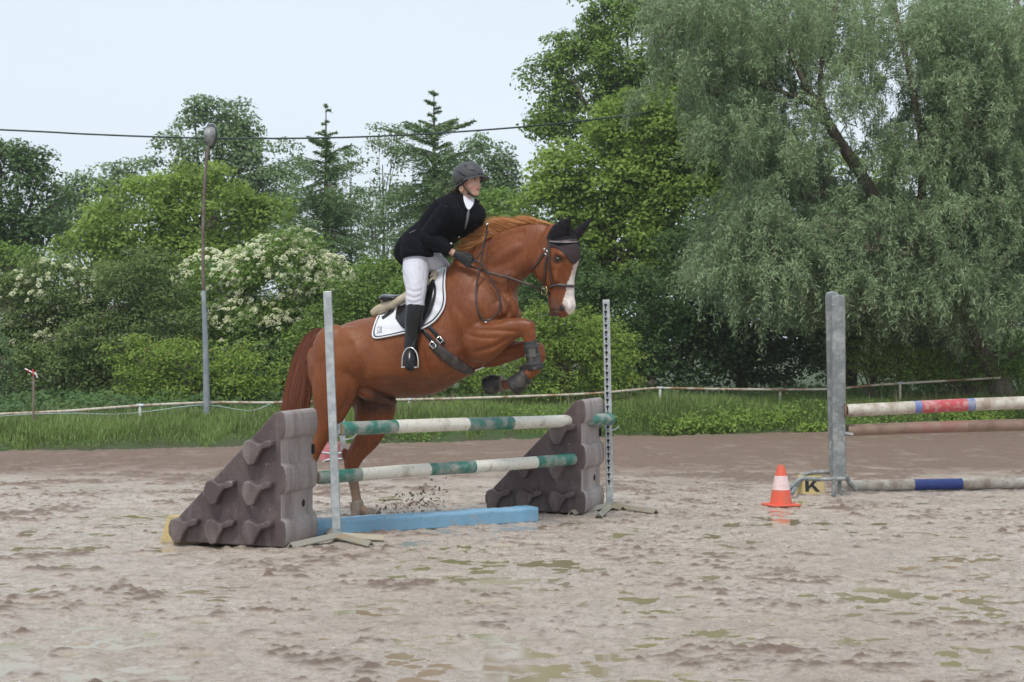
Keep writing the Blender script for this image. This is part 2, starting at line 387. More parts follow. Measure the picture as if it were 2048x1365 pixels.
# verge and land
gx = np.arange(-30, 30.1, 0.25); rows = []
for t, z in ((-0.10, -0.06), (0.05, 0.03), (0.3, 0.12), (0.7, 0.20), (1.3, 0.22), (3, 0.22), (8, 0.2), (20, 0.15)):
    rows.append(np.column_stack([gx, edge_y(gx) + t + 0.05 * np.sin(gx * 9 + t), z + 0.04 * (fbm(gx, gx * 0 + t * 9, 1.3, 3, 5) - .5) * (t > 0)]))
vv = np.concatenate(rows); n_ = len(gx); ff = [(j * n_ + i, j * n_ + i + 1, (j + 1) * n_ + i + 1, (j + 1) * n_ + i) for j in range(len(rows) - 1) for i in range(n_ - 1)]
gm = M('verge_soil', (0.060, 0.070, 0.030), 0.9); gm.mix(gm.ramp(gm.noise(2, 5), 0.4, 0.6), (0.045, 0.085, 0.02)); gm.bump(gm.noise(30, 4), 0.6, 0.02)
link('grass_verge_soil', mesh_from(vv, ff, smooth=True), gm.m, kind='structure')
link('land', mesh_from([(-1200, 40, 0.10), (1200, 40, 0.10), (1200, 1500, 0.10), (-1200, 1500, 0.10), (-1200, 34, -.3), (1200, 34, -.3), (-1200, -600, -.5), (1200, -600, -.5)], [(0, 1, 2, 3), (4, 5, 1, 0), (6, 7, 5, 4)]), gm.m, kind='structure')

# grass blades on the verge: nobody could count them
def grass(name, n, yr, hr, mat, label, xr=(-13, 14), wid=0.0065, lean=0.35, clump=None, seed=3):
    g = np.random.default_rng(seed); x = g.uniform(*xr, n); t = g.uniform(0, 1, n) ** 1.0 * (yr[1] - yr[0]) + yr[0]
    if clump: x = x + 0.0; keep = fbm(x, t * 2 + 9, clump, 2, seed + 50) > 0.47; x = x[keep]; t = t[keep]
    n = len(x); y = edge_y(x) + t + .35 * (fbm(x, x * 0 + 3, 2.2, 3, 88) - .5) + .1; z = np.interp(t, [-0.1, 0.05, 0.3, 0.7, 1.3], [-0.06, 0.03, 0.12, 0.20, 0.22]) - 0.01
    h = g.uniform(*hr, n) * np.interp(x, [-7, -2, 2], [.55, .8, 1.0]) * (0.6 + 0.8 * fbm(x, t + 5, 0.8, 3, seed + 9)) * np.clip(0.45 + t * 1.2, 0.35, 1); a = g.uniform(0, 2 * np.pi, n)
    ln = h * lean * g.uniform(0.2, 1.6, n); b = np.column_stack([x, y, z]); s = np.column_stack([np.cos(a + 1.57), np.sin(a + 1.57), a * 0]) * wid * g.uniform(.6, 1.5, n)[:, None]
    d = np.column_stack([np.cos(a), np.sin(a), a * 0]); m1 = b + d * (ln * 0.3)[:, None]; m1[:, 2] += h * 0.6; tp = b + d * ln[:, None]; tp[:, 2] += h
    co = np.stack([b - s, b + s, m1 + s * 0.8, m1 - s * 0.8, m1 - s * 0.8, m1 + s * 0.8, tp + s * 0.12, tp - s * 0.12], 1).reshape(-1, 3)
    me = quads_mesh(name, co, 2 * n); v = np.repeat(g.random(n), 2); me.attributes.new('v', 'FLOAT', 'FACE').data.foreach_set('value', v.astype(np.float32))
    return link(name, me, mat, label=label, cat='grass', kind='stuff')
GR = leaf_mat('grass_blade', (0.12, 0.185, 0.042), (0.27, 0.36, 0.12), 0.3, 0.55, 0.9)
GR2 = leaf_mat('dry_stalk', (0.16, 0.16, 0.07), (0.24, 0.23, 0.12), 0.2, 0.7, 0.9)
grass('verge_grass', 170000, (-0.02, 2.6), (0.14, 0.34), GR, 'unmown green grass on the bank along the arena edge')
grass('edge_tufts', 16000, (-0.55, 0.1), (.06, .16), GR, 'sparse grass tufts creeping onto the sand at the foot of the bank', clump=2.2, seed=18)
grass('seeding_grass', 9000, (0.5, 3.0), (0.25, 0.50), GR2, 'taller pale seeding stalks among the bank grass', wid=0.006, clump=0.7, seed=8)
# ================================================================ TREES AND SHRUBS, each a thing with trunk and crown
def leaves(cen, nrm, size, asp, g, ax=None, curl=0.0):
    """rhombic leaves at cen with normals nrm; long axis ax or random"""
    n = len(cen); nrm = nrm / (np.linalg.norm(nrm, axis=1, keepdims=True) + 1e-9)
    a = g.normal(size=(n, 3)) if ax is None else ax
    a = a - (a * nrm).sum(1, keepdims=True) * nrm; a /= np.linalg.norm(a, axis=1, keepdims=True) + 1e-9
    b = np.cross(nrm, a); L = (size * g.uniform(0.6, 1.3, n))[:, None]; W = L * asp
    return np.stack([cen - a * L / 2, cen + b * W / 2 + a * L * 0.05, cen + a * L / 2 - nrm * L * curl, cen - b * W / 2 + a * L * 0.05], 1).reshape(-1, 3)
def leaf_obj(name, co, g, mat, parent, v=None):
    n = len(co) // 4; me = quads_mesh(name, co, n)
    me.attributes.new('v', 'FLOAT', 'FACE').data.foreach_set('value', (g.random(n) if v is None else v).astype(np.float32))
    return link(name, me, mat, parent)
def crown_pts(ells, d, n, g, clump_r=0.34, shell=0.55, depth_k=0.8, sparse=0.0):
    """leaf centres gathered in clumps spread through ellipsoids given in photo pixels at distance d"""
    k = d / FPX; W = np.array([e[2] * e[3] for e in ells], float); W /= W.sum(); C = []; Rr = []
    for e, w_ in zip(ells, W):
        c = at(e[0], e[1], d + (e[4] if len(e) > 4 else 0)); rx, rz = e[2] * k, e[3] * k; ry = depth_k * (rx + rz) / 2
        m = max(8, int(4.2 * (rx * rz + rx * ry) / clump_r ** 2 * (1 - sparse)))
        u = g.normal(size=(m, 3)); u /= np.linalg.norm(u, axis=1, keepdims=True); u[:, 1] = np.where(g.random(m) < 0.65, -np.abs(u[:, 1]), u[:, 1])
        rad = (shell + (1 - shell) * g.random(m) ** 0.6)[:, None]; rad *= (1 + 0.10 * g.normal(size=(m, 1)))
        C.append(c + u * rad * V(rx, ry, rz)); Rr.append(clump_r * g.uniform(0.5, 1.35, m))
    C = np.concatenate(C); Rr = np.concatenate(Rr); pr = Rr ** 2; pr /= pr.sum()
    i = g.choice(len(C), n, p=pr); u = g.normal(size=(n, 3)); u /= np.linalg.norm(u, axis=1, keepdims=True)
    u[:, 2] = np.where(g.random(n) < 0.6, np.abs(u[:, 2]), u[:, 2]); r = g.random(n)[:, None] ** 0.45
    P_ = C[i] + u * r * Rr[i][:, None] * V(1.1, 1.1, 0.85) 
    P_[:, 2] -= 0.25 * Rr[i] * (r[:, 0] ** 2)
    N_ = u * 0.8 + V(0, -.1, 0.6) + g.normal(size=(n, 3)) * 0.55
    return P_, N_, C, Rr
def wood(name, root, tops, r0, mat, parent, g, r1=0.02, wob=0.06, sides=6):
    parts = []
    for tp, ra in tops:
        s = np.asarray(root); e = np.asarray(tp); L = np.linalg.norm(e - s); pts = [s]
        for t in (0.25, 0.5, 0.75): pts.append(s + (e - s) * t + g.normal(size=3) * wob * L * V(1, 1, .4) + V(0, 0, 0.05 * L * math.sin(t * 3.14)))
        pts.append(e); parts.append(tube(pts, [ra, ra * .75, ra * .5, ra * .3, r1], n=sides, sub=2))
    v, f = merge(parts); return link(name, mesh_from(v, f, smooth=True), mat, parent)
bk = M('bark', (0.10, 0.075, 0.055), 0.9); bk.mix(bk.ramp(bk.noise(9, 5, 0.6, (1, 1, 0.25)), 0.42, 0.6), (0.20, 0.16, 0.125)); bk.bump(bk.noise(14, 5, 0.7, (1, 1, 0.2)), 0.9, 0.04); BARK = bk.m
TREEC = [0]
def tree(name, label, cat, d, ells, mat, leaf=0.09, asp=0.6, dens=850, trunk=None, tr=0.12, clump=0.34, sparse=0.0, group=None, limbs=9, kd=0.8, shell=0.55, cap=70000):
    leaf *= .78; clump *= .86; TREEC[0] += 1; g = np.random.default_rng(100 + TREEC[0]); k = d / FPX
    tx = trunk if trunk is not None else ells[0][0]; base = at(tx, HY, d); base[2] = 0.12
    root = thing(name, label, cat, base, group)
    A = sum(math.pi * e[2] * e[3] for e in ells) * k * k; n = int(min(cap * 2.3, A * dens * 2.2 * (0.085 / leaf) ** 2))
    P_, N_, C, Rr = crown_pts(ells, d, n, g, clump, shell, kd, sparse)
    low = P_[:, 2] < 0.12; P_[low, 2] = 0.12 + g.random(low.sum()) * 0.5
    leaf_obj('crown', leaves(P_, N_, np.full(n, leaf), asp, g, curl=0.12), g, mat, root)
    cz = at(ells[0][0], ells[0][1], d); fork = base + (cz - base) * 0.4; tops = [(base + (cz - base) * 0.92, tr)]
    parts = [tube([base - V(0, 0, .3), base + (cz - base) * 0.5 + V(.05, 0, 0), cz], [tr * 1.15, tr * .8, tr * .3], n=8, sub=4)]
    for j in g.choice(len(C), min(limbs * 3, len(C)), replace=False):
        e = C[j]; s0 = base + (cz - base) * g.uniform(0.3, 0.8); pts = [s0, s0 + (e - s0) * .5 + g.normal(size=3) * .1 + V(0, 0, .12), e]
        parts.append(tube(pts, [tr * .4, tr * .22, 0.008], n=5, sub=3))
    v, f = merge(parts); link('trunk', mesh_from(v, f, smooth=True), BARK, root)
    return root, P_, N_, C, Rr, g
L_DARK = leaf_mat('leaf_dark', (0.055, 0.110, 0.036), (0.125, 0.205, 0.065), 0.25)
L_FAR = leaf_mat('leaf_far', (0.110, 0.180, 0.080), (0.200, 0.290, 0.125), 0.25)  # haze of distance painted into the leaf colour, paler and bluer
L_MID = leaf_mat('leaf_mid', (0.095, 0.170, 0.032), (0.215, 0.325, 0.075), 0.3)
L_BRIGHT = leaf_mat('leaf_bright', (0.135, 0.225, 0.036), (0.300, 0.410, 0.090), 0.34)
L_YEL = leaf_mat('leaf_yellowish', (0.150, 0.240, 0.040), (0.310, 0.420, 0.090), 0.34, extra=(0.30, 0.20, 0.05))
L_OLIVE = leaf_mat('leaf_olive', (0.075, 0.125, 0.034), (0.200, 0.265, 0.085), 0.25, 0.42)
L_SPRUCE = leaf_mat('needle', (0.120, 0.195, 0.085), (0.215, 0.320, 0.135), 0.2)  # haze put into the needle colour, paler green
L_WILLOW = leaf_mat('leaf_willow', (0.150, 0.235, 0.105), (0.350, 0.450, 0.250), 0.25, 0.45, 0.5)
FLOWER = leaf_mat('flower_cream', (0.66, 0.68, 0.40), (0.80, 0.80, 0.56), 0.25, 0.7)
# --- far row
GF = 'far trees behind the hedge'
tree('broadleaf_tree', 'tall dark green broadleaf tree cut by the left edge of the photo', 'tree', 47, [(25, 400, 95, 125), (-60, 420, 110, 150), (60, 350, 48, 42), (90, 440, 60, 75)], L_DARK, leaf=0.15, dens=900, clump=0.55, tr=.22)
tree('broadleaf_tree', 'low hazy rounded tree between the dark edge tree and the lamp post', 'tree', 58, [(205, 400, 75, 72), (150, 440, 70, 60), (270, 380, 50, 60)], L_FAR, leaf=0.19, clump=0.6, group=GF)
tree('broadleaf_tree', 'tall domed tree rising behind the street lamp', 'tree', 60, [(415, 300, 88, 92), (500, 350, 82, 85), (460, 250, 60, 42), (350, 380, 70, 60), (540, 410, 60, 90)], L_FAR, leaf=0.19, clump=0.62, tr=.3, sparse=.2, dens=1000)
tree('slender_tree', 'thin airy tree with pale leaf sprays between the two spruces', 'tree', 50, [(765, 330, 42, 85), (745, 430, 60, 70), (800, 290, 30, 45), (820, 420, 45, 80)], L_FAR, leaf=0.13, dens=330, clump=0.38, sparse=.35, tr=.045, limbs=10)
tree('slender_tree', 'sparse tree beside the left spruce with hazy green top', 'tree', 52, [(700, 350, 38, 60), (590, 390, 42, 75), (710, 450, 60, 70), (590, 500, 70, 80)], L_FAR, leaf=0.13, dens=420, clump=0.4, sparse=.3, tr=.045, limbs=8)
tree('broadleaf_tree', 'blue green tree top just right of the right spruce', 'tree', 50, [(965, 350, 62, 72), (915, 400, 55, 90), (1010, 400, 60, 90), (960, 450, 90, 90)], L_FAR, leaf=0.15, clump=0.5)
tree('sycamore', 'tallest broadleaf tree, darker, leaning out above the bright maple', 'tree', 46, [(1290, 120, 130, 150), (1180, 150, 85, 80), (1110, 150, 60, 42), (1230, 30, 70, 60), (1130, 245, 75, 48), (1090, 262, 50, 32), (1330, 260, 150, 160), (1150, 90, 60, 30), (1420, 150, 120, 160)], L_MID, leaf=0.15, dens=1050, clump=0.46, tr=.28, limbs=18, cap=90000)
tree('broadleaf_tree', 'dark tree hidden behind the right side of the willow', 'tree', 44, [(1950, 520, 180, 170), (1740, 560, 150, 110)], L_DARK, leaf=0.15, dens=700, clump=0.5)
tree('broadleaf_tree', 'dark tree standing just outside the left edge of the photo', 'tree', 44, [(-260, 430, 120, 150), (-400, 480, 120, 140), (-330, 580, 200, 110)], L_DARK, leaf=0.16, dens=500, clump=0.55, tr=.2)
tree('leafy_shrub', 'hedge bush standing just outside the left edge of the photo', 'shrub', 31, [(-120, 640, 120, 130), (-280, 660, 130, 110), (-420, 680, 120, 90)], L_MID, leaf=0.12, dens=450, clump=0.36, tr=.06)
tree('broadleaf_tree', 'tree standing just outside the right edge of the photo', 'tree', 36, [(2220, 420, 150, 200), (2360, 500, 140, 160), (2240, 640, 180, 110)], L_MID, leaf=0.16, dens=450, clump=0.5, tr=.2)
# --- middle row
tree('maple', 'broad bright green tree with a domed top behind the street lamp', 'tree', 38, [(300, 455, 145, 100), (420, 430, 120, 95), (190, 520, 85, 75), (540, 460, 70, 75), (360, 530, 180, 80), (400, 350, 45, 30)], L_BRIGHT, leaf=0.125, dens=1000, clump=0.42, tr=.2, cap=90000)
tree('maple', 'tall light green maple behind the horse head', 'tree', 35, [(1180, 350, 120, 110), (1450, 300, 110, 120), (1500, 420, 110, 130), (1300, 290, 110, 105), (1120, 450, 95, 110), (1240, 480, 150, 150), (1390, 400, 120, 170), (1090, 560, 110, 90), (1220, 240, 55, 45)], L_BRIGHT, leaf=0.125, dens=1100, clump=0.42, tr=.22, limbs=14, cap=130000)
tree('leafy_shrub', 'leafy bush at the left edge above the cream flowering elder', 'shrub', 36, [(20, 530, 75, 50), (110, 560, 70, 45)], L_MID, leaf=0.11, clump=.35)
tree('broadleaf_tree', 'dark green young tree filling the gap behind the rider', 'tree', 37, [(930, 480, 70, 110), (1010, 470, 70, 110), (860, 600, 120, 110), (990, 590, 110, 120), (740, 600, 90, 90)], L_MID, leaf=0.11, dens=900, clump=0.38)
tree('dark_shrub', 'deep green thicket standing in the shade below the willow', 'shrub', 33, [(1480, 600, 150, 130), (1370, 560, 90, 130), (1560, 690, 160, 90), (1400, 700, 150, 80), (1650, 640, 130, 110), (1310, 650, 90, 110)], L_DARK, leaf=0.11, dens=950, clump=0.38, cap=80000)
tree('dark_shrub', 'dark shrub mass behind the right hand jump stand', 'shrub', 33, [(1800, 660, 130, 110), (1930, 680, 140, 110), (2060, 650, 120, 130)], L_DARK, leaf=0.11, dens=900, clump=0.38)
tree('maple', 'light green young tree seen through the lower willow branches', 'tree', 33.5, [(1700, 400, 100, 110), (1600, 450, 110, 110), (1500, 480, 90, 120)], L_BRIGHT, leaf=0.11, dens=500, clump=0.38)
# --- spruces
def spruce(label, px, ytop, ybase, hw, d, seed, trunk_vis=40):
    g = np.random.default_rng(seed); base = at(px, ybase, d); top = at(px, ytop, d); k = d / FPX; base[2] = 0.1
    root = thing('spruce', label, 'spruce', base); H = top[2]; P_ = []; N_ = []; AX = []; S = []; parts = [tube([base, base * .5 + top * .5, top], [0.13, 0.08, 0.008], n=7)]
    z = H - 0.12
    while z > 1.0:
        f = (H - z) / H; Rm = hw * k * float(np.interp(f, [0, .08, .16, .30, .55, 1], [.05, .16, .50, .85, 1.05, 1.1])) * g.uniform(.7, 1.25); nb = int(g.integers(6, 10)) if f > 0.12 else 4; ph = g.random() * 6.28
        for j in range(nb):
            if g.random() < .33: continue
            a = ph + j * 6.283 / nb + g.normal() * .25; L = max(0.08, Rm * g.uniform(.35, 1.45)); droop = (-0.15 if f > .25 else 0.35) * L; o = V(base[0], base[1], z + g.normal() * .05)
            dr = V(math.cos(a), math.sin(a), 0); pts = [o, o + dr * L * .5 + V(0, 0, droop * .7 - .03 * L), o + dr * L + V(0, 0, droop - (.12 * L if f > .25 else 0))]; parts.append(tube(pts, [0.018, .012, .004], n=4))
            m = int(15 + L * 210); t = g.random(m) ** .8; c = o + dr * (L * t)[:, None]; sd = np.cross(dr, V(0, 0, 1)); wd = (L * .22 * (1.1 - t) * g.normal(size=m)); c = c + sd * wd[:, None]
            c[:, 2] += np.interp(t, [0, .5, 1], [0, droop * .7 - .03 * L, droop - (.12 * L if f > .25 else 0)]) - g.random(m) ** 1.5 * (0.30 if f > .2 else .03)
            P_.append(c); ax = dr[None] * .7 + sd[None] * (np.sign(wd) * .8)[:, None] + g.normal(size=(m, 3)) * .25; ax[:, 2] -= 0.35 * g.random(m) * (f > .2); AX.append(ax); N_.append(V(0, 0, 1) + g.normal(size=(m, 3)) * .6)
        z -= g.uniform(.10, .17) if f > .1 else g.uniform(.14, .24)
    P_ = np.concatenate(P_); leaf_obj('crown', leaves(P_, np.concatenate(N_), np.full(len(P_), .14), .2, g, np.concatenate(AX)), g, L_SPRUCE, root)
    v, f = merge(parts); link('trunk', mesh_from(v, f, smooth=True), BARK, root)
spruce('dark spruce with a thin bare leader, left of the rider', 652, 212, 640, 92, 40, 51)
spruce('tallest spruce with a long thin tip right behind the rider', 868, 180, 700, 120, 38, 52)
# --- elders in flower
def elder(label, d, ells, nfl, seed, fl_top=0.55):
    root, P_, N_, C, Rr, g = tree('elder_shrub', label, 'elder', d, ells, L_OLIVE if seed == 2 else L_MID, leaf=0.085, asp=.5, dens=1050, clump=.3, tr=.06, cap=80000)
    out = []; nn = []
    for k in range(nfl):                         # flat cream umbels facing the light, on the outer face of the shrub
        e = ells[g.choice(len(ells), p=np.array([q[2] * q[3] for q in ells], float) / sum(q[2] * q[3] for q in ells))]
        kk = d / FPX; rx, rz = e[2] * kk, e[3] * kk; ry = .8 * (rx + rz) / 2; u = g.normal(size=3); u /= np.linalg.norm(u); u[1] = -abs(u[1]); u[2] = abs(u[2]) if g.random() < fl_top else u[2]
        c = at(e[0], e[1], d + (e[4] if len(e) > 4 else 0)) + u * V(rx, ry, rz) * g.uniform(.95, 1.12); nrm = V(0, -0.45, .7) + u * .6 + g.normal(size=3) * .2; nrm /= np.linalg.norm(nrm)
        s = g.uniform(.035, .07); m = 30; t1 = np.cross(nrm, V(1, 0, .1)); t1 /= np.linalg.norm(t1); t2 = np.cross(nrm, t1); rr = s * np.sqrt(g.random(m)); th = g.random(m) * 6.28
        out.append(c + t1 * (rr * np.cos(th))[:, None] + t2 * (rr * np.sin(th))[:, None] - nrm * (rr ** 2 / s * .5)[:, None]); nn.append(nrm + g.normal(size=(m, 3)) * .35)
    out = np.concatenate(out); leaf_obj('blossom', leaves(out, np.concatenate(nn), np.full(len(out), .028), .9, g), g, FLOWER, root)
elder('wide elder in cream blossom between the lamp post and the horse', 29.5, [(560, 570, 115, 95), (430, 580, 85, 80), (650, 590, 65, 85), (520, 660, 150, 75), (600, 500, 50, 45), (420, 640, 80, 60)], 800, 1, .75)
elder('olive green elder with few blossoms at the left edge', 29.5, [(120, 590, 110, 75), (30, 630, 80, 85), (215, 610, 75, 75), (60, 700, 120, 80), (180, 690, 130, 80)], 230, 2, .95)
# --- near hedge
tree('dark_shrub', 'dark olive shrub in the hedge left of the lamp post', 'shrub', 28.6, [(280, 570, 80, 70), (320, 640, 95, 80), (230, 720, 120, 90), (110, 750, 130, 70), (330, 740, 90, 60)], L_OLIVE, leaf=0.075, asp=.5, dens=1000, clump=.28, tr=.06, cap=80000)
tree('dark_shrub', 'dark hedge bush right behind the horse rump and saddle', 'shrub', 28.5, [(700, 690, 90, 95), (620, 730, 70, 75), (800, 690, 100, 100), (900, 720, 90, 80), (740, 600, 70, 60)], L_MID, leaf=0.08, dens=1000, clump=.3, cap=80000)
tree('dark_shrub', 'shaded bush below the flowering elder', 'shrub', 29, [(540, 745, 120, 60), (420, 740, 90, 50), (640, 730, 50, 50)], L_DARK, leaf=0.08, dens=950, clump=.3)
tree('leafy_shrub', 'light green low bush with yellow tips at the foot of the lamp post', 'shrub', 26.6, [(400, 735, 95, 62), (300, 725, 70, 50), (490, 745, 75, 60), (250, 700, 45, 30), (380, 780, 150, 35)], L_YEL, leaf=0.085, asp=.42, dens=900, clump=.26, tr=.04, cap=60000)
tree('leafy_shrub', 'light yellow green bush below the horse head', 'shrub', 26.6, [(1130, 665, 85, 60), (1200, 700, 85, 65), (1110, 740, 100, 60), (1230, 750, 60, 40), (1080, 640, 50, 35), (1010, 740, 80, 50)], L_YEL, leaf=0.075, asp=.42, dens=950, clump=.24, tr=.04, cap=70000)
tree('leafy_shrub', 'yellow green bush just right of the twin jump uprights', 'shrub', 28.5, [(1740, 700, 60, 60), (1800, 730, 90, 45)], L_YEL, leaf=0.07, asp=.45, dens=800, clump=.24, tr=.04)
tree('leafy_shrub', 'low green bush under the willow at the right edge', 'shrub', 28.5, [(1930, 730, 110, 42), (2040, 720, 60, 60)], L_MID, leaf=0.07, asp=.45, dens=800, clump=.24, tr=.04)
tree('columnar_conifer', 'narrow dark conifer cut by the left edge of the photo', 'conifer', 26, [(0, 740, 22, 85), (-2, 690, 14, 50)], L_SPRUCE, leaf=0.07, asp=.3, dens=1500, clump=.14, tr=.05)
tree('dark_shrub', 'shaded bush filling the hedge just behind the horse head', 'shrub', 30.5, [(1120, 610, 130, 110), (1260, 640, 100, 110), (1180, 720, 150, 80)], L_DARK, leaf=0.095, dens=950, clump=0.34, tr=.06)
tree('dark_shrub', 'dark leafy bush filling the hedge behind the flowering elder', 'shrub', 32, [(540, 600, 150, 110), (400, 640, 100, 90), (660, 640, 90, 100)], L_DARK, leaf=0.10, dens=800, clump=0.36, tr=.06)
# --- undergrowth
def weeds(name, label, xr, tr_, n, leaf, mat, hr, seed, clump=.8):
    g = np.random.default_rng(seed); x = g.uniform(*xr, n); t = g.uniform(*tr_, n); kp = fbm(x, t + 3, clump, 3, seed + 5) > .46; x = x[kp]; t = t[kp]; m = len(x)
    z = np.interp(t, [-0.1, 0.05, 0.3, 0.7, 1.3], [-0.06, 0.03, 0.12, 0.20, 0.22]) + g.random(m) * hr * (0.4 + fbm(x, t, 1.5, 2, seed + 8))
    c = np.column_stack([x, edge_y(x) + t, z]); co = leaves(c, V(0, -.3, .8) + g.normal(size=(m, 3)) * .5, np.full(m, leaf), .6, g); me = quads_mesh(name, co, m)
    me.attributes.new('v', 'FLOAT', 'FACE').data.foreach_set('value', g.random(m).astype(np.float32)); link(name, me, mat, label=label, cat='weeds', kind='stuff')
weeds('broadleaf_weeds', 'broad leaved weeds among the grass of the bank', (-2, 13), (0.0, 1.6), 15000, .055, L_MID, .26, 61)
weeds('creeping_weeds', 'bright low creeping weeds at the foot of the bank', (2, 8), (-0.05, .5), 9000, .06, L_BRIGHT, .22, 62)
weeds('hedge_undergrowth', 'dark undergrowth at the foot of the hedge', (-14, 15), (2.2, 7), 60000, .09, L_DARK, .35, 63, .5)
weeds('yellow_wildflowers', 'tiny yellow wildflowers dotted in the bank grass', (1, 8), (0.2, 1.6), 140, .035, leaf_mat('petal_yellow', (.7, .55, .03), (.8, .65, .05), .2), .45, 64)
# --- the willow
def willow():
    g = np.random.default_rng(77); d = 28.5; base = at(2010, 800, d); base[2] = 0.1
    root = thing('willow_tree', 'big silvery green weeping willow leaning in from the right edge', 'willow', base)
    W = lambda x, y, dd=0: at(x, y, d + dd)
    bark = []
    def limb(pts, rad): bark.append(tube([W(*p) for p in pts], rad, n=9, sub=4)); return cr(np.array([W(*p) for p in pts]), 8)
    Ls = [limb([(2010, 800), (1960, 690), (1900, 590), (1830, 500), (1765, 425)], [.20, .17, .14, .12, .10]),
          limb([(1765, 425), (1720, 345), (1670, 270), (1635, 205)], [.105, .10, .095, .075]),
          limb([(1635, 205), (1600, 150), (1570, 60), (1560, -60)], [.06, .045, .035, .02]),
          limb([(1650, 225), (1640, 160), (1660, 60), (1690, -40)], [.05, .04, .03, .02]),
          limb([(1635, 215), (1580, 190), (1500, 170), (1400, 200)], [.05, .04, .03, .015]),
          limb([(1720, 385), (1690, 382), (1640, 388), (1540, 440), (1460, 500)], [.045, .04, .035, .025, .015]),
          limb([(1840, 470), (1845, 300), (1820, 150), (1790, 20), (1780, -80)], [.08, .065, .05, .045, .03]),
          limb([(1845, 270, .3), (1880, 160, .3), (1920, 60, .5), (1950, -60, .5)], [.04, .03, .025, .02]),
          limb([(2010, 800, .5), (2020, 550, .8), (2010, 300, .8), (2030, 50, .8), (2040, -100, .8)], [.12, .10, .08, .06, .04]),
          limb([(1900, 590), (1850, 560, -.8), (1800, 520, -1.4), (1740, 500, -1.8)], [.05, .04, .03, .015]),
          limb([(2015, 400, .8), (1960, 330, 0), (1920, 300, -.8), (1880, 320, -1.2)], [.05, .04, .03, .015]),
          limb([(1790, 20), (1700, -60, -.6), (1600, -70, -1), (1450, -60, -1)], [.04, .03, .025, .015]),
          limb([(1570, 60), (1480, 20, -.3), (1380, 20, -.5), (1320, 80, -.5)], [.03, .025, .02, .01])]
    # anchor points of the hanging strands: a crown envelope in photo pixels (x, y, dx, dy, weight, strand length px)
    env = [(1400, 50, 60, 60, 1.9, 170), (1500, 60, 90, 100, 3.0, 200), (1620, 40, 90, 70, 2.4, 190), (1430, 190, 60, 60, 1.5, 160), (1520, 250, 80, 90, 2.0, 170), (1600, 300, 60, 60, 1.0, 150), (1500, 420, 60, 60, 1.3, 170),
           (1560, 470, 80, 60, 2.1, 160), (1530, 550, 85, 30, 1.5, 160), (1440, 520, 45, 30, .8, 140), (1600, 560, 50, 30, .8, 150), (1660, 520, 80, 60, 2.2, 130), (1760, 500, 80, 60, 1.9, 170), (1850, 560, 80, 50, 1.7, 150), (1960, 540, 80, 70, 2.2, 180), (2020, 420, 70, 90, 2.3, 200),
           (1930, 260, 80, 100, 2.9, 200), (2000, 130, 70, 110, 2.9, 200), (1880, 60, 70, 70, 1.8, 170), (1790, 140, 50, 80, .35, 110), (1720, 60, 60, 60, 1.1, 130), (1700, 190, 50, 60, .8, 130), (1870, 170, 40, 70, .9, 150), (1790, 330, 40, 60, .3, 110), (1900, 420, 80, 60, 1.9, 170), (2060, 250, 60, 200, 1.6, 200),
           (1350, 20, 50, 50, .9, 120), (1700, 420, 80, 60, 1.0, 130)]
    Wt = np.array([e[4] for e in env]); Wt /= Wt.sum(); NS = 11500; kk = d / FPX; P_ = []; A_ = []; tw = []
    allp = np.concatenate(Ls)
    tk = np.concatenate([np.column_stack(proj(l)) for l in Ls[:7]]); sN = 0
    while sN < NS:
        e = env[g.choice(len(env), p=Wt)]; a0 = W(e[0] + g.normal() * e[2] * .66, e[1] + g.normal() * e[3] * .66, g.uniform(-2.0, 1.9)); th = g.random() * 6.283; d0 = V(math.cos(th), -.3 + math.sin(th) * .8, 0) * g.uniform(.25, .85); L0 = e[5] * kk * g.uniform(.25, .85) * float(np.interp(e[1], [0, 250, 450], [.50, .62, 1.0]))
        mx, my = proj(a0 + d0 * L0 * .4 - V(0, 0, L0 * .3)); near = np.min((tk[:, 0] - mx) ** 2 + (tk[:, 1] - my) ** 2) < 22 ** 2
        if near and a0[1] < d + .3 and g.random() < .88 and my < 440: sN += 4; continue
        for q_ in range(int(g.integers(5, 11))):
            sN += 1; L = L0 * g.uniform(.5, 1.2); a = a0 + g.normal(size=3) * .16; dd = d0 + V(g.normal() * .30, g.normal() * .30, 0); n = max(10, int(L / 0.0150)); t = np.linspace(0, 1, n)
            arch = dd[None] * (L * .60 * (1 - (1 - t) ** 2.2))[:, None]; zz = L * (0.16 * np.sin(np.clip(t * 2.6, 0, 3.14)) - np.clip(t - .12, 0, 1) ** 1.35 * .85)
            sw = np.column_stack([np.sin(t * 5 + sN) * .05 * L, np.cos(t * 4 + sN) * .05 * L, t * 0]) * t[:, None]; line = a + arch + sw; line[:, 2] += zz
            if line[-1, 2] < 0.7: continue
            tw.append(line[::max(1, n // 5)])
            c = np.repeat(line, 2, 0) + g.normal(size=(2 * n, 3)) * .034; dn = np.gradient(line, axis=0); dn /= np.linalg.norm(dn, axis=1, keepdims=True) + 1e-9; dn = np.repeat(dn, 2, 0); off = g.normal(size=(2 * n, 3))
            ax = dn * 0.45 + off * .55; ax[:, 2] -= .20; P_.append(c + off * .02); A_.append(ax)
    P_ = np.concatenate(P_); A_ = np.concatenate(A_); N_ = g.normal(size=P_.shape) + V(0, -.2, .5); co = leaves(P_, N_, np.full(len(P_), .088), .21, g, A_, curl=.1)
    leaf_obj('crown', co, g, L_WILLOW, root)
    # hanging twigs as thin ribbons, and boughs from the limbs to the strand tops
    q = []
    for l in tw:
        for a, b in zip(l[:-1], l[1:]): s_ = V(.004, .002, 0); q += [a - s_, a + s_, b + s_, b - s_]
    link('twigs', quads_mesh('twigs', np.array(q), len(q) // 4), BARK, root)
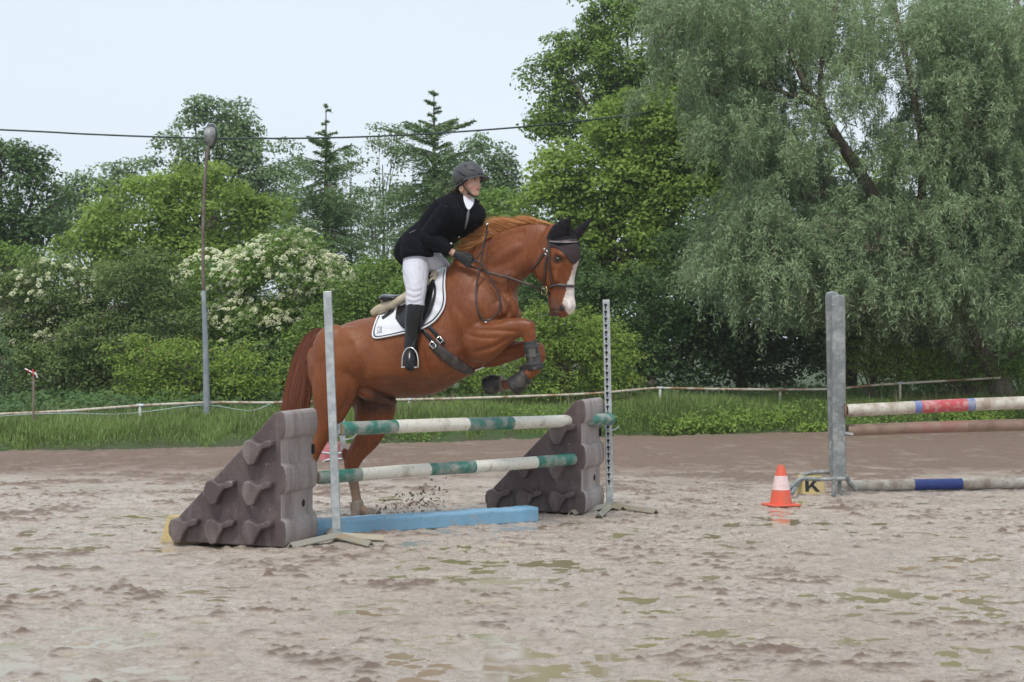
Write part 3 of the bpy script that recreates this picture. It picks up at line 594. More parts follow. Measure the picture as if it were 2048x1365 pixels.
    for l in tw[::22]:
        a = l[0]; dd = np.linalg.norm(allp - a, axis=1) + np.where(allp[:, 2] > a[2] + .3, 1.5, 0); s0 = allp[np.argmin(dd)]
        if np.linalg.norm(a - s0) < 2.6: bark.append(tube([s0, (a + s0) / 2 + V(0, 0, .18) + g.normal(size=3) * .08, a], [.011, .007, .003], n=4, sub=2))
    v, f = merge(bark); link('trunk', mesh_from(v, f, smooth=True), BARK, root)
willow()
# ================================================================ JUMPS AND ARENA FURNITURE
gz = M('galvanised_steel', (0.40, 0.43, 0.44), 0.42, 0.55); gz.mix(gz.ramp(gz.noise(18, 5), .42, .62), (0.56, 0.58, 0.58)); gz.mix(gz.ramp(gz.noise(5, 4), .55, .75, 0, .5), (0.30, .29, .26)); gz.rough(gz.ramp(gz.noise(12, 4), .3, .7, .35, .65)); GALV = gz.m
gd = M('dull_galvanised', (0.20, 0.22, 0.22), 0.6, 0.35); gd.mix(gd.ramp(gd.noise(11, 6, .65), .45, .68), (0.40, 0.41, 0.40)); gd.mix(gd.ramp(gd.noise(60, 2), .66, .7), (.6, .6, .58)); gd.bump(gd.noise(40, 4), .2, .003); GALVD = gd.m
fm = M('muddy_feet_steel', (0.36, 0.35, 0.30), 0.6, 0.3); fm.mix(fm.ramp(fm.noise(10, 5), .45, .6), (.38, .32, .22)); FEET = fm.m
HOLE = M('hole_black', (.012, .012, .012), .8).m
def mudpaint(name, col, mud=(0.30, 0.24, 0.18), lo=.52, hi=.66, amt=.8, sc=7, rough=.5):
    m = M(name, col, rough); m.mix(m.ramp(m.noise(sc, 5, .6), lo, hi, 0, amt), mud); m.mix(m.ramp(m.noise(sc * 7, 4, .6), .60, .66, 0, .7), (.16, .12, .09)); m.bump(m.noise(40, 3), .2, .003); return m.m
bw = M('brown_plastic', (0.090, 0.062, 0.062), 0.5)
bw.mix(bw.ramp(bw.noise(2.5, 5, .6), .45, .70, 0, .55), (.29, .245, .225)); bw.mix(bw.ramp(bw.noise(11, 4, .6, (1, 1, .10)), .52, .75, 0, .45), (.36, .31, .30))
bw.mix(bw.ramp(bw.noise(34, 5, .75), .62, .70, 0, .7), (.46, .40, .36)); bw.mix(bw.ramp(bw.noise(26, 6, .8, (.25, 1, 1)), .66, .71, 0, .55), (.42, .37, .35)); bw.bump(bw.noise(60, 3), .12, .002); bw.rough(bw.ramp(bw.noise(6, 4), .3, .7, .35, .7)); BROWN = bw.m
BROWN_END = M('worn_plastic_end', (.34, .295, .275), .6); BROWN_END.mix(BROWN_END.ramp(BROWN_END.noise(7, 6, .7, (1, 1, .22)), .46, .66, 0, .65), (.125, .070, .078)); BROWN_END.mix(BROWN_END.ramp(BROWN_END.noise(4, 4), .5, .7, 0, .5), (.45, .40, .39)); BROWN_END.bump(BROWN_END.noise(60, 3), .12, .002); BROWN_END = BROWN_END.m

def wing_block(corner, yawdeg, label):
    """right-angled moulded block: slope to the left, three rolls up its upright end, moulded cups on the face"""
    X_ = V(math.cos(R(yawdeg)), -math.sin(R(yawdeg)), 0); Y_ = V(math.sin(R(yawdeg)), math.cos(R(yawdeg)), 0); Z_ = V(0, 0, 1); T = .62; Hh = .93; Lh = .80
    o = np.array(corner); Q = lambda x, y, z: o + X_ * x + Y_ * y + Z_ * z
    root = thing('wing_block', label, 'jump block', o, 'moulded wing blocks of the jump')
    prof = [(-Lh, 0.0), (0, 0.0)]
    for z0, z1 in ((0, .19), (.36, .565), (.735, .93)):
        rr = .038
        for a in np.linspace(-90, 90, 9): prof.append((rr * (1 - .0) * math.cos(R(a)) ** .7, (z0 + z1) / 2 + (z1 - z0) / 2 * math.sin(R(a))))
    prof += [(-.015, .93), (-.055, .915), (-.10, .865), (-Lh + .02, .17), (-Lh - .02, .10), (-Lh - .01, .02)]
    prof = [p for i, p in enumerate(prof) if i == 0 or p != prof[i - 1]]; prof = prof[2:]
    # end face waist: between rolls the block is drawn in a little
    v, f = prism([Q(x, 0, z + .005) for x, z in prof], V(0, 0, 0), Y_ * T)
    me = mesh_from(v, f); me.materials.append(BROWN); me.materials.append(BROWN_END); recalc(me)
    for p in me.polygons:
        if p.normal.dot(Vector(X_)) > .25 and len(p.vertices) == 4: p.material_index = 1
    b = link('body', me, None, root, bevel=.022)
    # cups on the face: hooked lips with hollow shade below
    lips = []
    hook = [(-.10, .03), (-.085, .07), (-.05, .085), (-.02, .070), (.005, .055), (.03, .060), (.06, .080), (.10, .078), (.10, .048), (.085, .036), (.060, .030), (.035, .022), (.018, .0), (.0, -.03), (-.018, -.078), (-.060, -.085), (-.080, -.05), (-.098, -.02)]
    for cx_, cz_ in ((-.695, .108), (-.43, .108), (-.155, .108), (-.43, .376), (-.155, .376), (-.148, .655)):
        me = mesh_from(*prism([Q(cx_ + a * 1.08, 0, cz_ + b_ * 1.05) for a, b_ in hook], -Y_ * .075, Y_ * .004)); c = link('cup', me, BROWN, root, recalcn=True, bevel=.011)
    # bolt hole low on the end face and one bracket
    v, f = tube([Q(-.002, .42, .27), Q(.0045, .42, .27)], .026, n=16, cap=.02); link('bolt_hole', mesh_from(v, f), HOLE, root)
    me = mesh_from(*box(Q(.006, .60, .64), .02, .03, .07, [X_, Y_, Z_])); link('bracket', me, HOLE, root, bevel=.004)
    return root
c1 = gnd(562, 1097); B1 = wing_block(c1, 14, 'brown plastic wing block at the near left end of the green and white jump')
c2 = gnd(1163, 1030); B2 = dup(B1, c2, R(-3), 'brown plastic wing block under the far end of the green and white poles')

# --- steel uprights with splayed feet
def standard(base, top, w_, feet, label, holes=False, cup=None):
    base = np.array(base); top = np.array(top); j = base + V(0, 0, .0); root = thing('jump_stand', label, 'jump stand', (j[0], j[1], 0), 'square tube jump stands')
    ax = top - base; ax /= np.linalg.norm(ax)
    v, f = beam(base, top, w_, w_ * .8, up=(0, -1, 0)); link('upright', mesh_from(v, f), GALV, root, bevel=.004, recalcn=True)
    for e in feet:
        e = np.array(e); a = base + V(0, 0, .015); dr = e - a; sd = np.cross(dr, V(0, 0, 1)); sd /= np.linalg.norm(sd)
        # angle iron: two flanges meeting in a ridge
        p = []
        for s_, dz in ((-.032, -.028), (0, 0.004), (.032, -.028), (.028, -.036), (0, -.006), (-.028, -.036)): p.append(sd * s_ + V(0, 0, dz))
        A = [a + q for q in p]; Bq = [e + q + V(0, 0, .04) for q in p]; v = np.array(A + Bq); f = [(0, 1, 2, 3, 4, 5), (11, 10, 9, 8, 7, 6)] + [(i, i + 6, (i + 1) % 6 + 6, (i + 1) % 6) for i in range(6)]
        link('foot', mesh_from(v, f), FEET, root, recalcn=True)
    v, f = tube([base + V(0.012, -w_ * .4 - .001, .05), base + V(.012, -w_ * .4 - .009, .05)], .011, n=6, cap=.1); link('bolt', mesh_from(v, f), GALV, root)
    if holes:
        ps = []
        L = np.linalg.norm(top - base); n = 27
        for k in range(n):
            c = top - ax * (.045 + k * (L - .19) / n) + V(-.006, -w_ * .4 - .0015, 0); ps.append(tube([c, c + V(0, -.0008, 0)], .0125, n=12, cap=.05)); ps.append(box(c - V(0, .0005, .020), .009, .0016, .026))
        v, f = merge(ps); link('keyhole_row', mesh_from(v, f), HOLE, root)
    if cup is not None:
        c = np.array(cup); pts = [c + V(.07 * math.cos(R(a)), 0, .058 * math.sin(R(a)) + .02) for a in np.linspace(200, 340, 9)]
        v, f = merge([beam(pts[i], pts[i + 1], .045, .006, up=(0, 0, 1)) for i in range(8)] + [beam(c + V(-.07, .0, .0), c + V(-.07, .0, .07), .045, .008, up=(0, 1, 0))]); link('pole_cup', mesh_from(v, f), GALV, root, recalcn=True)
    return root
nb = at(674, 1070, 12.1); nt_ = at(655, 583, 12.1)
standard(nb, nt_, .058, [gnd(581, 1098), gnd(742, 1095), gnd(768, 1083), gnd(650, 1063)], 'plain grey steel stand at the near end of the green and white poles', cup=at(694, 868, 12.14))
fb = at(1220, 1010, 14.5); ft = at(1212, 600, 14.5)
standard(fb, ft, .058, [gnd(1143, 1031), gnd(1197, 1036), gnd(1312, 1029), gnd(1246, 1022)], 'grey steel stand with a row of keyholes at the far end of the jump', holes=True, cup=at(1222, 852, 14.48))

# --- striped poles
def pole(a, b, r0, r1, bands, label, cat='pole', name='jump_pole', crack=None):
    a = np.array(a, float); b = np.array(b, float); t = b - a; L = np.linalg.norm(t); t /= L; ctr = (a + b) / 2
    s = np.cross(t, V(0, 0, 1)); s /= np.linalg.norm(s); u = np.cross(s, t); n = 28; stations = [0.0, .004, .012]; mats = []; g = np.random.default_rng(len(label))
    for k, (f1, m) in enumerate(bands):
        f0 = bands[k - 1][0] if k else 0
        for q in np.linspace(f0, f1, 9)[1:]: stations.append(q)
    stations = sorted(set([x for x in stations if x <= .985] + [.988, .996, 1.0])); vs = []; wob = g.normal(0, 1, (4,))
    for f_ in stations:
        r = r0 + (r1 - r0) * f_; r *= {0.0: .86, 1.0: .86}.get(f_, .96 if f_ in (.004, .996) else 1.0); c = a + t * L * f_ + u * .004 * math.sin(f_ * 5 + wob[0]) + s * .004 * math.sin(f_ * 7 + wob[1])
        for k in range(n):
            th = 2 * math.pi * k / n; rr = r * (1 + .012 * math.sin(3 * th + f_ * 9 + wob[2])); vs.append(c + (u * math.cos(th) + s * math.sin(th)) * rr)
    m_ = len(stations); fs = []; mi = []; names = []
    for m in [b_[1] for b_ in bands]:
        if m not in names: names.append(m)
    def band(f_):
        for f1, m in bands:
            if f_ <= f1: return names.index(m)
        return names.index(bands[-1][1])
    for i in range(m_ - 1):
        mid_ = (stations[i] + stations[i + 1]) / 2
        for k in range(n): k2 = (k + 1) % n; fs.append((i * n + k, i * n + k2, (i + 1) * n + k2, (i + 1) * n + k)); mi.append(band(mid_))
    fs.append(tuple(range(n))[::-1]); mi.append(len(names)); fs.append(tuple(range((m_ - 1) * n, m_ * n))); mi.append(len(names))
    me = mesh_from(vs, fs)
    for m in names: me.materials.append(m)
    me.materials.append(ENDG); me.polygons.foreach_set('material_index', mi); me.polygons.foreach_set('use_smooth', [i < len(fs) - 2 for i in range(len(fs))])
    return link(name, me, None, label=label, cat=cat, origin=ctr)
ENDG = mudpaint('cut_wood_end', (.30, .22, .14), sc=20)
P_GRN = mudpaint('paint_green', (.030, .175, .130), (.33, .33, .29), .44, .60, .9, 8); P_WHT = mudpaint('paint_white', (.70, .67, .58), (.40, .33, .25), .54, .70, .75, 8)
P_OFF = mudpaint('paint_offwhite', (.58, .54, .46), (.30, .22, .16), .44, .64, .85, 7); P_RED = mudpaint('paint_red', (.50, .075, .085), (.55, .40, .36), .48, .62, .65, 14)
P_BLU = mudpaint('paint_blue', (.14, .19, .42), (.35, .33, .33), .46, .6, .7, 14); P_NAV = mudpaint('paint_royal_blue', (.030, .060, .250), (.25, .22, .2), .62, .75, .6, 9)
P_BRN = mudpaint('bare_pole_brown', (.26, .17, .125), (.17, .10, .075), .45, .62, .8, 6); P_BRR = mudpaint('faded_red_brown', (.27, .135, .11), (.28, .20, .15), .45, .62, .8, 8)
def fr(x0, x1, xs_, d0, d1):              # pixel stops -> fractions of length for a receding pole
    r = []
    for x in xs_:
        s0 = (x0 - CX) / FPX * d0; s1 = (x1 - CX) / FPX * d1; k = (x - CX) / FPX; r.append((k * d0 - s0) / ((s1 - s0) - k * (d1 - d0)))
    return r
b = fr(680, 1223, [790, 933, 1022, 1148], 12.15, 14.42)
pole(at(680, 859, 12.15), at(1223, 838, 14.42), .0495, .0510, [(b[0], P_GRN), (b[1], P_WHT), (b[2], P_GRN), (b[3], P_WHT), (1.01, P_GRN)], 'upper green and white striped pole of the jump the horse clears')
b = fr(634, 1148, [720, 857, 947, 1070], 12.32, 13.86)
pole(at(634, 957, 12.32), at(1148, 918, 13.86), .0475, .0480, [(b[0], P_GRN), (b[1], P_WHT), (b[2], P_GRN), (b[3], P_WHT), (1.01, P_GRN)], 'lower green and white striped pole ending on the far wing block')
# blue foam plank on the ground
bm_ = M('blue_plank', (.19, .36, .50), .65); bm_.mix(bm_.ramp(bm_.noise(6, 5, .6), .50, .68, 0, .8), (.36, .36, .34)); bm_.mix(bm_.ramp(bm_.noise(1.6, 3), .5, .6, 0, .35), (.18, .42, .66)); bm_.mix(bm_.ramp(bm_.noise(60, 4), .62, .68, 0, .7), (.2, .16, .12)); bm_.bump(bm_.noise(5, 4), .5, .02)
A0 = gnd(622, 1073, 0); B0 = gnd(1078, 1043, 0); t_ = (B0 - A0) / np.linalg.norm(B0 - A0); s_ = V(-t_[1], t_[0], 0); Lp = np.linalg.norm(B0 - A0); vs = []; fs = []; N_ = 60; g_ = np.random.default_rng(3)
ring = [(0, 0), (.0, .095), (.012, .108), (.10, .110), (.19, .108), (.20, .095), (.20, 0)]
for i in range(N_ + 1):
    wv = .0025 * math.sin(i * .45) + .0015 * math.sin(i * 1.9) + (.006 if abs(i - 30) < 2 else 0) * -1
    for (y_, z_) in ring: vs.append(A0 + t_ * (Lp * i / N_) + s_ * (y_ + wv * .8) + V(0, 0, z_ + (wv if z_ > .05 else 0) - (.004 if z_ == 0 else 0)))
K = len(ring)
for i in range(N_):
    for k in range(K): k2 = (k + 1) % K; fs.append((i * K + k, i * K + k2, (i + 1) * K + k2, (i + 1) * K + k))
fs += [tuple(range(K)), tuple(range(N_ * K, N_ * K + K))[::-1]]
link('ground_plank', mesh_from(vs, fs), bm_.m, label='muddy light blue plank lying on the ground under the jump', cat='plank', bevel=.008, recalcn=True, origin=(A0 + B0) / 2)
# yellow wedge behind the near block and the K marker behind the cone
yl = mudpaint('yellow_plastic', (.50, .38, .14), (.36, .29, .18), .40, .60, .85, 9)
def marker(base, yaw, label, letter=None, w_=.30, h_=.17, shear=.06, solid=False):
    X_ = V(math.cos(R(yaw)), math.sin(R(yaw)), 0); Y_ = V(-math.sin(R(yaw)), math.cos(R(yaw)), 0); o = np.array(base); root = thing('letter_marker', label, 'marker', o)
    P4 = lambda x, y, z: o + X_ * x + Y_ * y + V(0, 0, z); t0 = w_ / 2 - .035
    v = [P4(-w_ / 2, 0, 0), P4(w_ / 2, 0, 0), P4(w_ / 2, .22, 0), P4(-w_ / 2, .22, 0), P4(-t0, shear, h_), P4(t0, shear, h_), P4(t0, .22 - shear, h_), P4(-t0, .22 - shear, h_)]
    link('body', mesh_from(v, [(0, 3, 2, 1), (4, 5, 6, 7), (0, 1, 5, 4), (1, 2, 6, 5), (2, 3, 7, 6), (3, 0, 4, 7)]), yl, root, bevel=.008, recalcn=True)
    if letter:
        def st(x0, z0, x1, z1, wd): 
            a = P4(x0, shear * z0 / h_ - .004, z0); b_ = P4(x1, shear * z1 / h_ - .004, z1); return beam(a, b_, wd, .006, up=-Y_ * h_ - V(0, 0, shear))
        def flat(poly, sh=shear): return prism([P4(x, sh * z / h_ - .003, z) for x, z in poly], V(0, 0, 0), Y_ * -.003)
        K_ = [flat([(-.050, .03), (-.018, .03), (-.018, .145), (-.050, .145)]), flat([(-.018, .078), (.040, .145), (.078, .145), (-.018, .052)]), flat([(-.002, .085), (.018, .10), (.085, .03), (.045, .03)])]
        v, f = merge(K_); link('letter', mesh_from(v, f), HOLE, root, recalcn=True)
marker(gnd(1622, 990), -4, 'yellow marker box with a black letter K behind the traffic cone', 'K', .29, .17)
marker(V(-2.315, 11.97, 0), -8, 'plain yellow marker box poking out behind the near wing block', None, .30, .19)

# --- traffic cone
co_ = gnd(1562, 1011); root = thing('traffic_cone', 'small orange traffic cone with one white band on the mud', 'cone', co_)
orr = M('cone_orange', (.74, .115, .06), .55); orr.mix(orr.ramp(orr.noise(14, 5), .48, .66, 0, .7), (.50, .16, .10)); wh = mudpaint('cone_white', (.80, .62, .60), (.6, .35, .32), .5, .66, .5, 20)
def cone_ring(z0, z1, r0, r1, mat, nm, off=0):
    n = 32; zz = np.linspace(z0, z1, 6); vs = []; fs = []
    for z in zz:
        r = r0 + (r1 - r0) * (z - z0) / (z1 - z0) + off
        for k in range(n): vs.append(co_ + V(r * math.cos(2 * math.pi * k / n), r * math.sin(2 * math.pi * k / n), z))
    for i in range(5):
        for k in range(n): k2 = (k + 1) % n; fs.append((i * n + k, i * n + k2, (i + 1) * n + k2, (i + 1) * n + k))
    fs += [tuple(range(n))[::-1], tuple(range(5 * n, 6 * n))]; link(nm, mesh_from(vs, fs, smooth=False), mat, root)
cone_ring(.012, .135, .096, .077, orr.m, 'body'); cone_ring(.135, .255, .0775, .054, wh, 'white_band'); cone_ring(.255, .345, .053, .028, orr.m, 'tip')
bp = [(-.14, -.10), (-.10, -.14), (.10, -.14), (.14, -.10), (.14, .10), (.10, .14), (-.10, .14), (-.14, .10)]; a_ = R(20)
v, f = prism([co_ + V(x * math.cos(a_) - y * math.sin(a_), x * math.sin(a_) + y * math.cos(a_), 0.0) for x, y in bp], V(0, 0, 0), V(0, 0, .014)); link('base', mesh_from(v, f), orr.m, root, bevel=.004, recalcn=True)

# --- right hand jump: twin channel uprights on a bent tube frame
ub = gnd(1680, 992); root = thing('jump_stand', 'twin rounded grey uprights joined on bent tube feet at the right', 'jump stand', ub)
def channel(base, h, w_, dp, lean=0.0, name='upright'):
    n = 12; pr = [(-w_ / 2, 0), (w_ / 2, 0)]; b_ = np.array(base); poly = [b_ + V(-w_ / 2 + lean * 0, 0, 0), b_ + V(w_ / 2, 0, 0), b_ + V(w_ / 2 + lean, 0, h - .05)]
    for a in np.linspace(0, 180, n): poly.append(b_ + V(lean + w_ / 2 * math.cos(R(a)) ** 1, 0, h - .05 + .05 * math.sin(R(a)) ** .6))
    poly.append(b_ + V(-w_ / 2 + lean, 0, h - .05)); q = [poly[0]]
    for p in poly[1:]:
        if np.linalg.norm(p - q[-1]) > 1e-4: q.append(p)
    v, f = prism(q, V(0, 0, 0), V(0, dp, 0)); return link(name, mesh_from(v, f), GALVD, root, bevel=.012, recalcn=True)
d1 = 15.57; k1 = d1 / FPX
channel(at(1679.5, 958, d1), (958 - 590) * k1, 26 * k1, .075, -2 * k1); d2 = 15.75
channel(at(1673, 952, d2), (952 - 583) * d2 / FPX, 25 * d2 / FPX, .07, -8 * k1)
v, f = merge([box(at(1691.5 - 1.6 * (1 - t), 597 + t * 350, d1 - .0) + V(.004, .03, 0), .010, .02, .022) for t in np.linspace(.01, 1, 52)]); link('hole_strip', mesh_from(v, f), mudpaint('rust_strip', (.18, .09, .05), sc=30), root)
def btube(pts, dd, r=.020, nm='foot'):
    pts = [at(x, y, d_) for (x, y), d_ in zip(pts, dd)]; v, f = tube(pts, r, n=10, sub=5, cap=.2); link(nm, mesh_from(v, f, smooth=True), GALVD, root)
btube([(1690, 958), (1640, 959), (1604, 958), (1592, 966), (1572, 985)], [15.5] * 5); btube([(1660, 945), (1635, 945), (1613, 949), (1600, 962), (1584, 988)], [15.8, 15.8, 15.8, 15.75, 15.3], .019)
btube([(1680, 957), (1692, 955), (1698, 965), (1712, 980)], [15.6, 15.62, 15.65, 15.7]); btube([(1679, 955), (1679, 975), (1680, 990)], [15.66] * 3, .02); btube([(1667, 957), (1668, 975), (1667, 992)], [15.5] * 3, .02, 'foot')
btube([(1664, 943), (1679, 949), (1695, 956)], [15.9, 15.7, 15.55], .022, 'cross_tube')
v, f = beam(at(1689, 866, 15.58), at(1706, 869, 15.58), .05, .022); link('pole_cup', mesh_from(v, f), GALV, root, bevel=.003, recalcn=True)
v, f = merge([beam(at(1690, 808, 15.55), at(1690, 832, 15.55), .07, .012, up=(1, 0, 0)), beam(at(1689, 830, 15.55), at(1706, 834, 15.55), .07, .010)]); link('pole_cup', mesh_from(v, f), mudpaint('rusty_steel', (.20, .10, .06), sc=25), root, recalcn=True)
b = fr(1693, 2140, [1824, 1838, 1927, 1942], 15.6, 15.9)
pole(at(1693, 821, 15.6), at(2150, 802, 15.9), .0575, .0600, [(b[0], P_OFF), (b[1], P_BLU), (b[2], P_RED), (b[3], P_BLU), (1.01, P_OFF)], 'topmost right hand pole, off white with a red and blue band')
b = fr(1695, 2140, [1812, 1927, 1950], 15.6, 15.9)
pole(at(1695, 861, 15.6), at(2150, 847, 15.9), .0530, .0560, [(b[0], P_BRN), (b[1], P_BRR), (1.01, P_BRN)], 'bare brown middle pole of the right hand jump')
b = fr(1698, 2150, [1826, 1923], 15.75, 16.05)
pole(gnd(1698, 983) + V(0, 0, .052), gnd(2150, 977) + V(0, 0, .052), .0520, .0540, [(b[0], P_OFF), (b[1], P_NAV), (1.01, P_OFF)], 'ground pole with a blue middle band lying in the mud at the right')

# --- distant jump glimpsed behind the horse: pink block, thin stand
pk = mudpaint('pink_plastic', (.62, .17, .20), (.55, .30, .27), .45, .65, .6, 8); d3 = 19.9
root = thing('plastic_block', 'faded pink plastic block standing far behind the horse hind legs', 'block', gnd(659, 937))
pb = at(659, 911, d3); k3 = d3 / FPX; X3, Y3, Z3 = V(1, 0, 0), V(0, 1, 0), V(0, 0, 1)
fp = [(-20, 25), (20, 25), (18, -3), (18, -25), (6, -25), (4, -19), (-4, -19), (-6, -25), (-17, -25), (-18, -3)]
v, f = prism([pb + V(x * k3, 0, -z * k3) for x, z in fp], V(0, 0, 0), V(0, .22, 0)); link('body', mesh_from(v, f), pk, root, bevel=.012, recalcn=True)
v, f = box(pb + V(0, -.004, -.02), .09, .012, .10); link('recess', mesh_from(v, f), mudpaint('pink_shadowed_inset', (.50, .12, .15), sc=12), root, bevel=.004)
root = thing('jump_stand', 'small distant grey stand beside the pink block', 'jump stand', gnd(686, 925))
v, f = beam(at(687, 922, 20.2), at(684, 832, 20.2), .065, .05, up=(0, -1, 0)); link('upright', mesh_from(v, f), GALV, root, bevel=.004, recalcn=True)
for pts in ([(640, 905), (668, 908), (700, 905), (718, 914), (733, 932)], [(636, 936), (652, 921), (684, 918)]):
    v, f = tube([at(x, y, 19.7) for x, y in pts], .013, n=8, sub=4); link('foot', mesh_from(v, f, smooth=True), GALV, root)

# --- low rail along the arena: white flaking pipe on short posts
rw = M('flaking_white_pipe', (.58, .52, .42), .6); rw.mix(rw.ramp(rw.noise(3.5, 6, .7), .46, .58), (.30, .17, .09)); RAILM = rw.m
def dr(px): return float(np.interp(px, [-100, 0, 600, 1024, 1500, 2100], [22.2, 22.7, 24.6, 25.4, 27.2, 28.4]))
rail = [(-60, 832), (0, 829), (130, 823), (280, 812), (420, 806), (565, 806), (680, 802), (815, 800), (1000, 795), (1180, 788), (1250, 782), (1320, 777), (1450, 779), (1650, 779), (1760, 770), (2000, 756)]
root = thing('low_rail', 'low flaking white pipe rail running along the grass bank', 'rail', at(280, 850, dr(280)))
v, f = tube([at(x, y, dr(x)) for x, y in rail], .020, n=8, sub=5); link('rail_pipe', mesh_from(v, f, smooth=True), RAILM, root)
for x, y in ((280, 812), (818, 800), (1320, 777), (1800, 767), (1560, 779), (565, 806)):
    p = at(x, y, dr(x)); v, f = tube([V(p[0], p[1], .05), p], .022, n=8); link('post', mesh_from(v, f, smooth=True), M('post_white', (.62, .60, .52), .6).m if x in (280, 818, 1320) else RAILM, root)
    v, f = tube([p - V(.05, 0, 0), p + V(.05, 0, .002)], .026, n=8); link('clamp', mesh_from(v, f, smooth=True), GALV, root)
rope = [(0, 833), (60, 829), (150, 827), (230, 829), (300, 823), (380, 812), (430, 812), (500, 822), (540, 808)]
v, f = tube([at(x, y, dr(x) - .05) for x, y in rope], .006, n=5, sub=4); link('rope', mesh_from(v, f, smooth=True), M('pale_rope', (.45, .55, .52), .7).m, label='thin pale green rope sagging below the rail at the left', cat='rope')
v, f = tube([at(x, y, dr(x) - 1.25) for x, y in [(225, 893), (300, 891), (400, 888), (510, 884)]], .014, n=6, sub=3); link('ground_pipe', mesh_from(v, f, smooth=True), RAILM, label='thin pipe lying along the foot of the grass bank at the left', cat='pipe')
# thin post with red and white tape on top
pp = at(67, 860, 22.5); root = thing('marker_post', 'thin rusty post with red and white tape knotted on its top at the left', 'post', (pp[0], pp[1], .05))
v, f = tube([V(pp[0], pp[1], 0), at(67, 750, 22.5)], .016, n=8); link('post', mesh_from(v, f, smooth=True), mudpaint('rust_post', (.19, .13, .10), (.3, .28, .26), sc=15), root)
rd = M('tape_red', (.55, .04, .04), .5).m; wt = M('tape_white', (.75, .72, .72), .5).m
for pts, r_, m_, nm in (([(50, 738), (60, 743), (74, 750)], .020, wt, 'tape'), ([(56, 741), (60, 745)], .026, rd, 'tape'), ([(66, 739), (68, 752)], .024, rd, 'tape'), ([(70, 745), (75, 756)], .018, wt, 'tape')):
    v, f = tube([at(x, y, 22.5 - .02) for x, y in pts], r_, n=7, flat=.5); link(nm, mesh_from(v, f), m_, root)
# --- street lamp
dl = 23.9; kl = dl / FPX; lb = at(413, 860, dl); root = thing('street_lamp', 'tall bent lamp post with rusty upper pipe and glass lantern', 'street lamp', (lb[0], lb[1], .05))
sl_ = mudpaint('lamp_steel', (.21, .245, .275), (.33, .35, .36), .45, .62, .8, 7); rs = mudpaint('lamp_rust', (.125, .088, .075), (.21, .18, .16), .45, .6, .7, 6)
v, f = tube([V(lb[0], lb[1], 0), at(413, 800, dl), at(411, 690, dl), at(407, 582, dl)], [.047, .046, .040, .030], n=12, sub=3, cap=.1); link('lower_pole', mesh_from(v, f, smooth=True), sl_, root)
v, f = tube([at(407, 588, dl), at(406, 480, dl), at(408, 400, dl), at(412, 330, dl), at(417, 292, dl)], [.026, .023, .021, .020, .020], n=10, sub=4, cap=.1); link('upper_pole', mesh_from(v, f, smooth=True), rs, root)
c = at(420, 272, dl)
hd = loft([(c + V(0, .05, -22 * kl), V(0, .04, 0), V(6 * kl, 0, 0)), (c + V(0, .04, -12 * kl), V(0, .06, 0), V(11 * kl, 0, 0)), (c + V(0, .05, 5 * kl), V(0, .075, 0), V(14 * kl, 0, 0)), (c + V(0, .07, 16 * kl), V(0, .075, 0), V(12 * kl, 0, 0)), (c + V(0, .08, 22 * kl), V(0, .05, 0), V(8 * kl, 0, 0))], n=20, sub=3); link('lamp_housing', mesh_from(*hd, smooth=True), M('lamp_dark', (.05, .055, .055), .5).m, root)
gl = loft([(c + V(0, .00, -18 * kl), V(0, .03, 0), V(5 * kl, 0, 0)), (c + V(0, -.01, -10 * kl), V(0, .07, 0), V(9 * kl, 0, 0)), (c + V(0, -.02, 4 * kl), V(0, .09, 0), V(11.5 * kl, 0, 0)), (c + V(0, 0, 13 * kl), V(0, .06, 0), V(10 * kl, 0, 0))], n=20, sub=3); glm = M('lamp_glass', (.30, .31, .31), .18); glm.mix(glm.ramp(glm.noise(16, 4), .5, .6), (.20, .19, .17)); link('lamp_glass', mesh_from(*gl, smooth=True), glm.m, root)
tp = loft([(c + V(0, .06, 13 * kl), V(0, .07, 0), V(11 * kl, 0, 0)), (c + V(0, .09, 20 * kl), V(0, .07, 0), V(10 * kl, 0, 0)), (c + V(0, .10, 24 * kl), V(0, .04, 0), V(7 * kl, 0, 0))], n=16, sub=3); link('lamp_cap', mesh_from(*tp, smooth=True), M('lamp_cap_pale', (.50, .52, .48), .4).m, root)
# --- overhead cable, running between masts outside the photo
cb = [(-700, 232), (0, 260), (180, 269), (380, 276), (600, 277), (800, 271), (1000, 258), (1150, 244), (1290, 226), (1420, 205)]
v, f = tube([at(x, y, float(np.interp(x, [1100, 1290, 1420], [31, 34, 44]))) for x, y in cb], .017, n=6, sub=5); link('overhead_cable', mesh_from(v, f, smooth=True), M('cable_black', (.02, .035, .035), .5).m, label='thick dark overhead cable sagging across the sky', cat='cable')
# --- lumps of mud thrown up by the hind hoof
g = np.random.default_rng(12); ps = []
for k in range(200):
    r_ = g.random() ** .8; x = 765 + 110 * r_ + g.normal() * 14; y = 1032 - (16 + 52 * r_) * g.random() ** .9 - 8 * r_ + g.normal() * 6; s = .003 + .008 * g.random() ** 3; ax = np.linalg.qr(g.normal(size=(3, 3)))[0]
    ps.append(ell(at(x, y, 13.3 + g.normal() * .12), s * 1.9, s, s * .8, ax, 6, 4))
for k in range(60):
    x = g.uniform(740, 1090); y = 790 - 40 * g.random() + (1050 - x) * .25; ps.append(ell(at(g.normal(900, 120), g.normal(800, 30), 12.7 + g.normal() * .2), .003, .0025, .003, None, 5, 3))
v, f = merge(ps); link('flying_mud', mesh_from(v, f), mudpaint('wet_mud_lump', (.14, .10, .075), sc=30), label='spray of mud lumps kicked up behind the blue plank', cat='mud', kind='stuff')
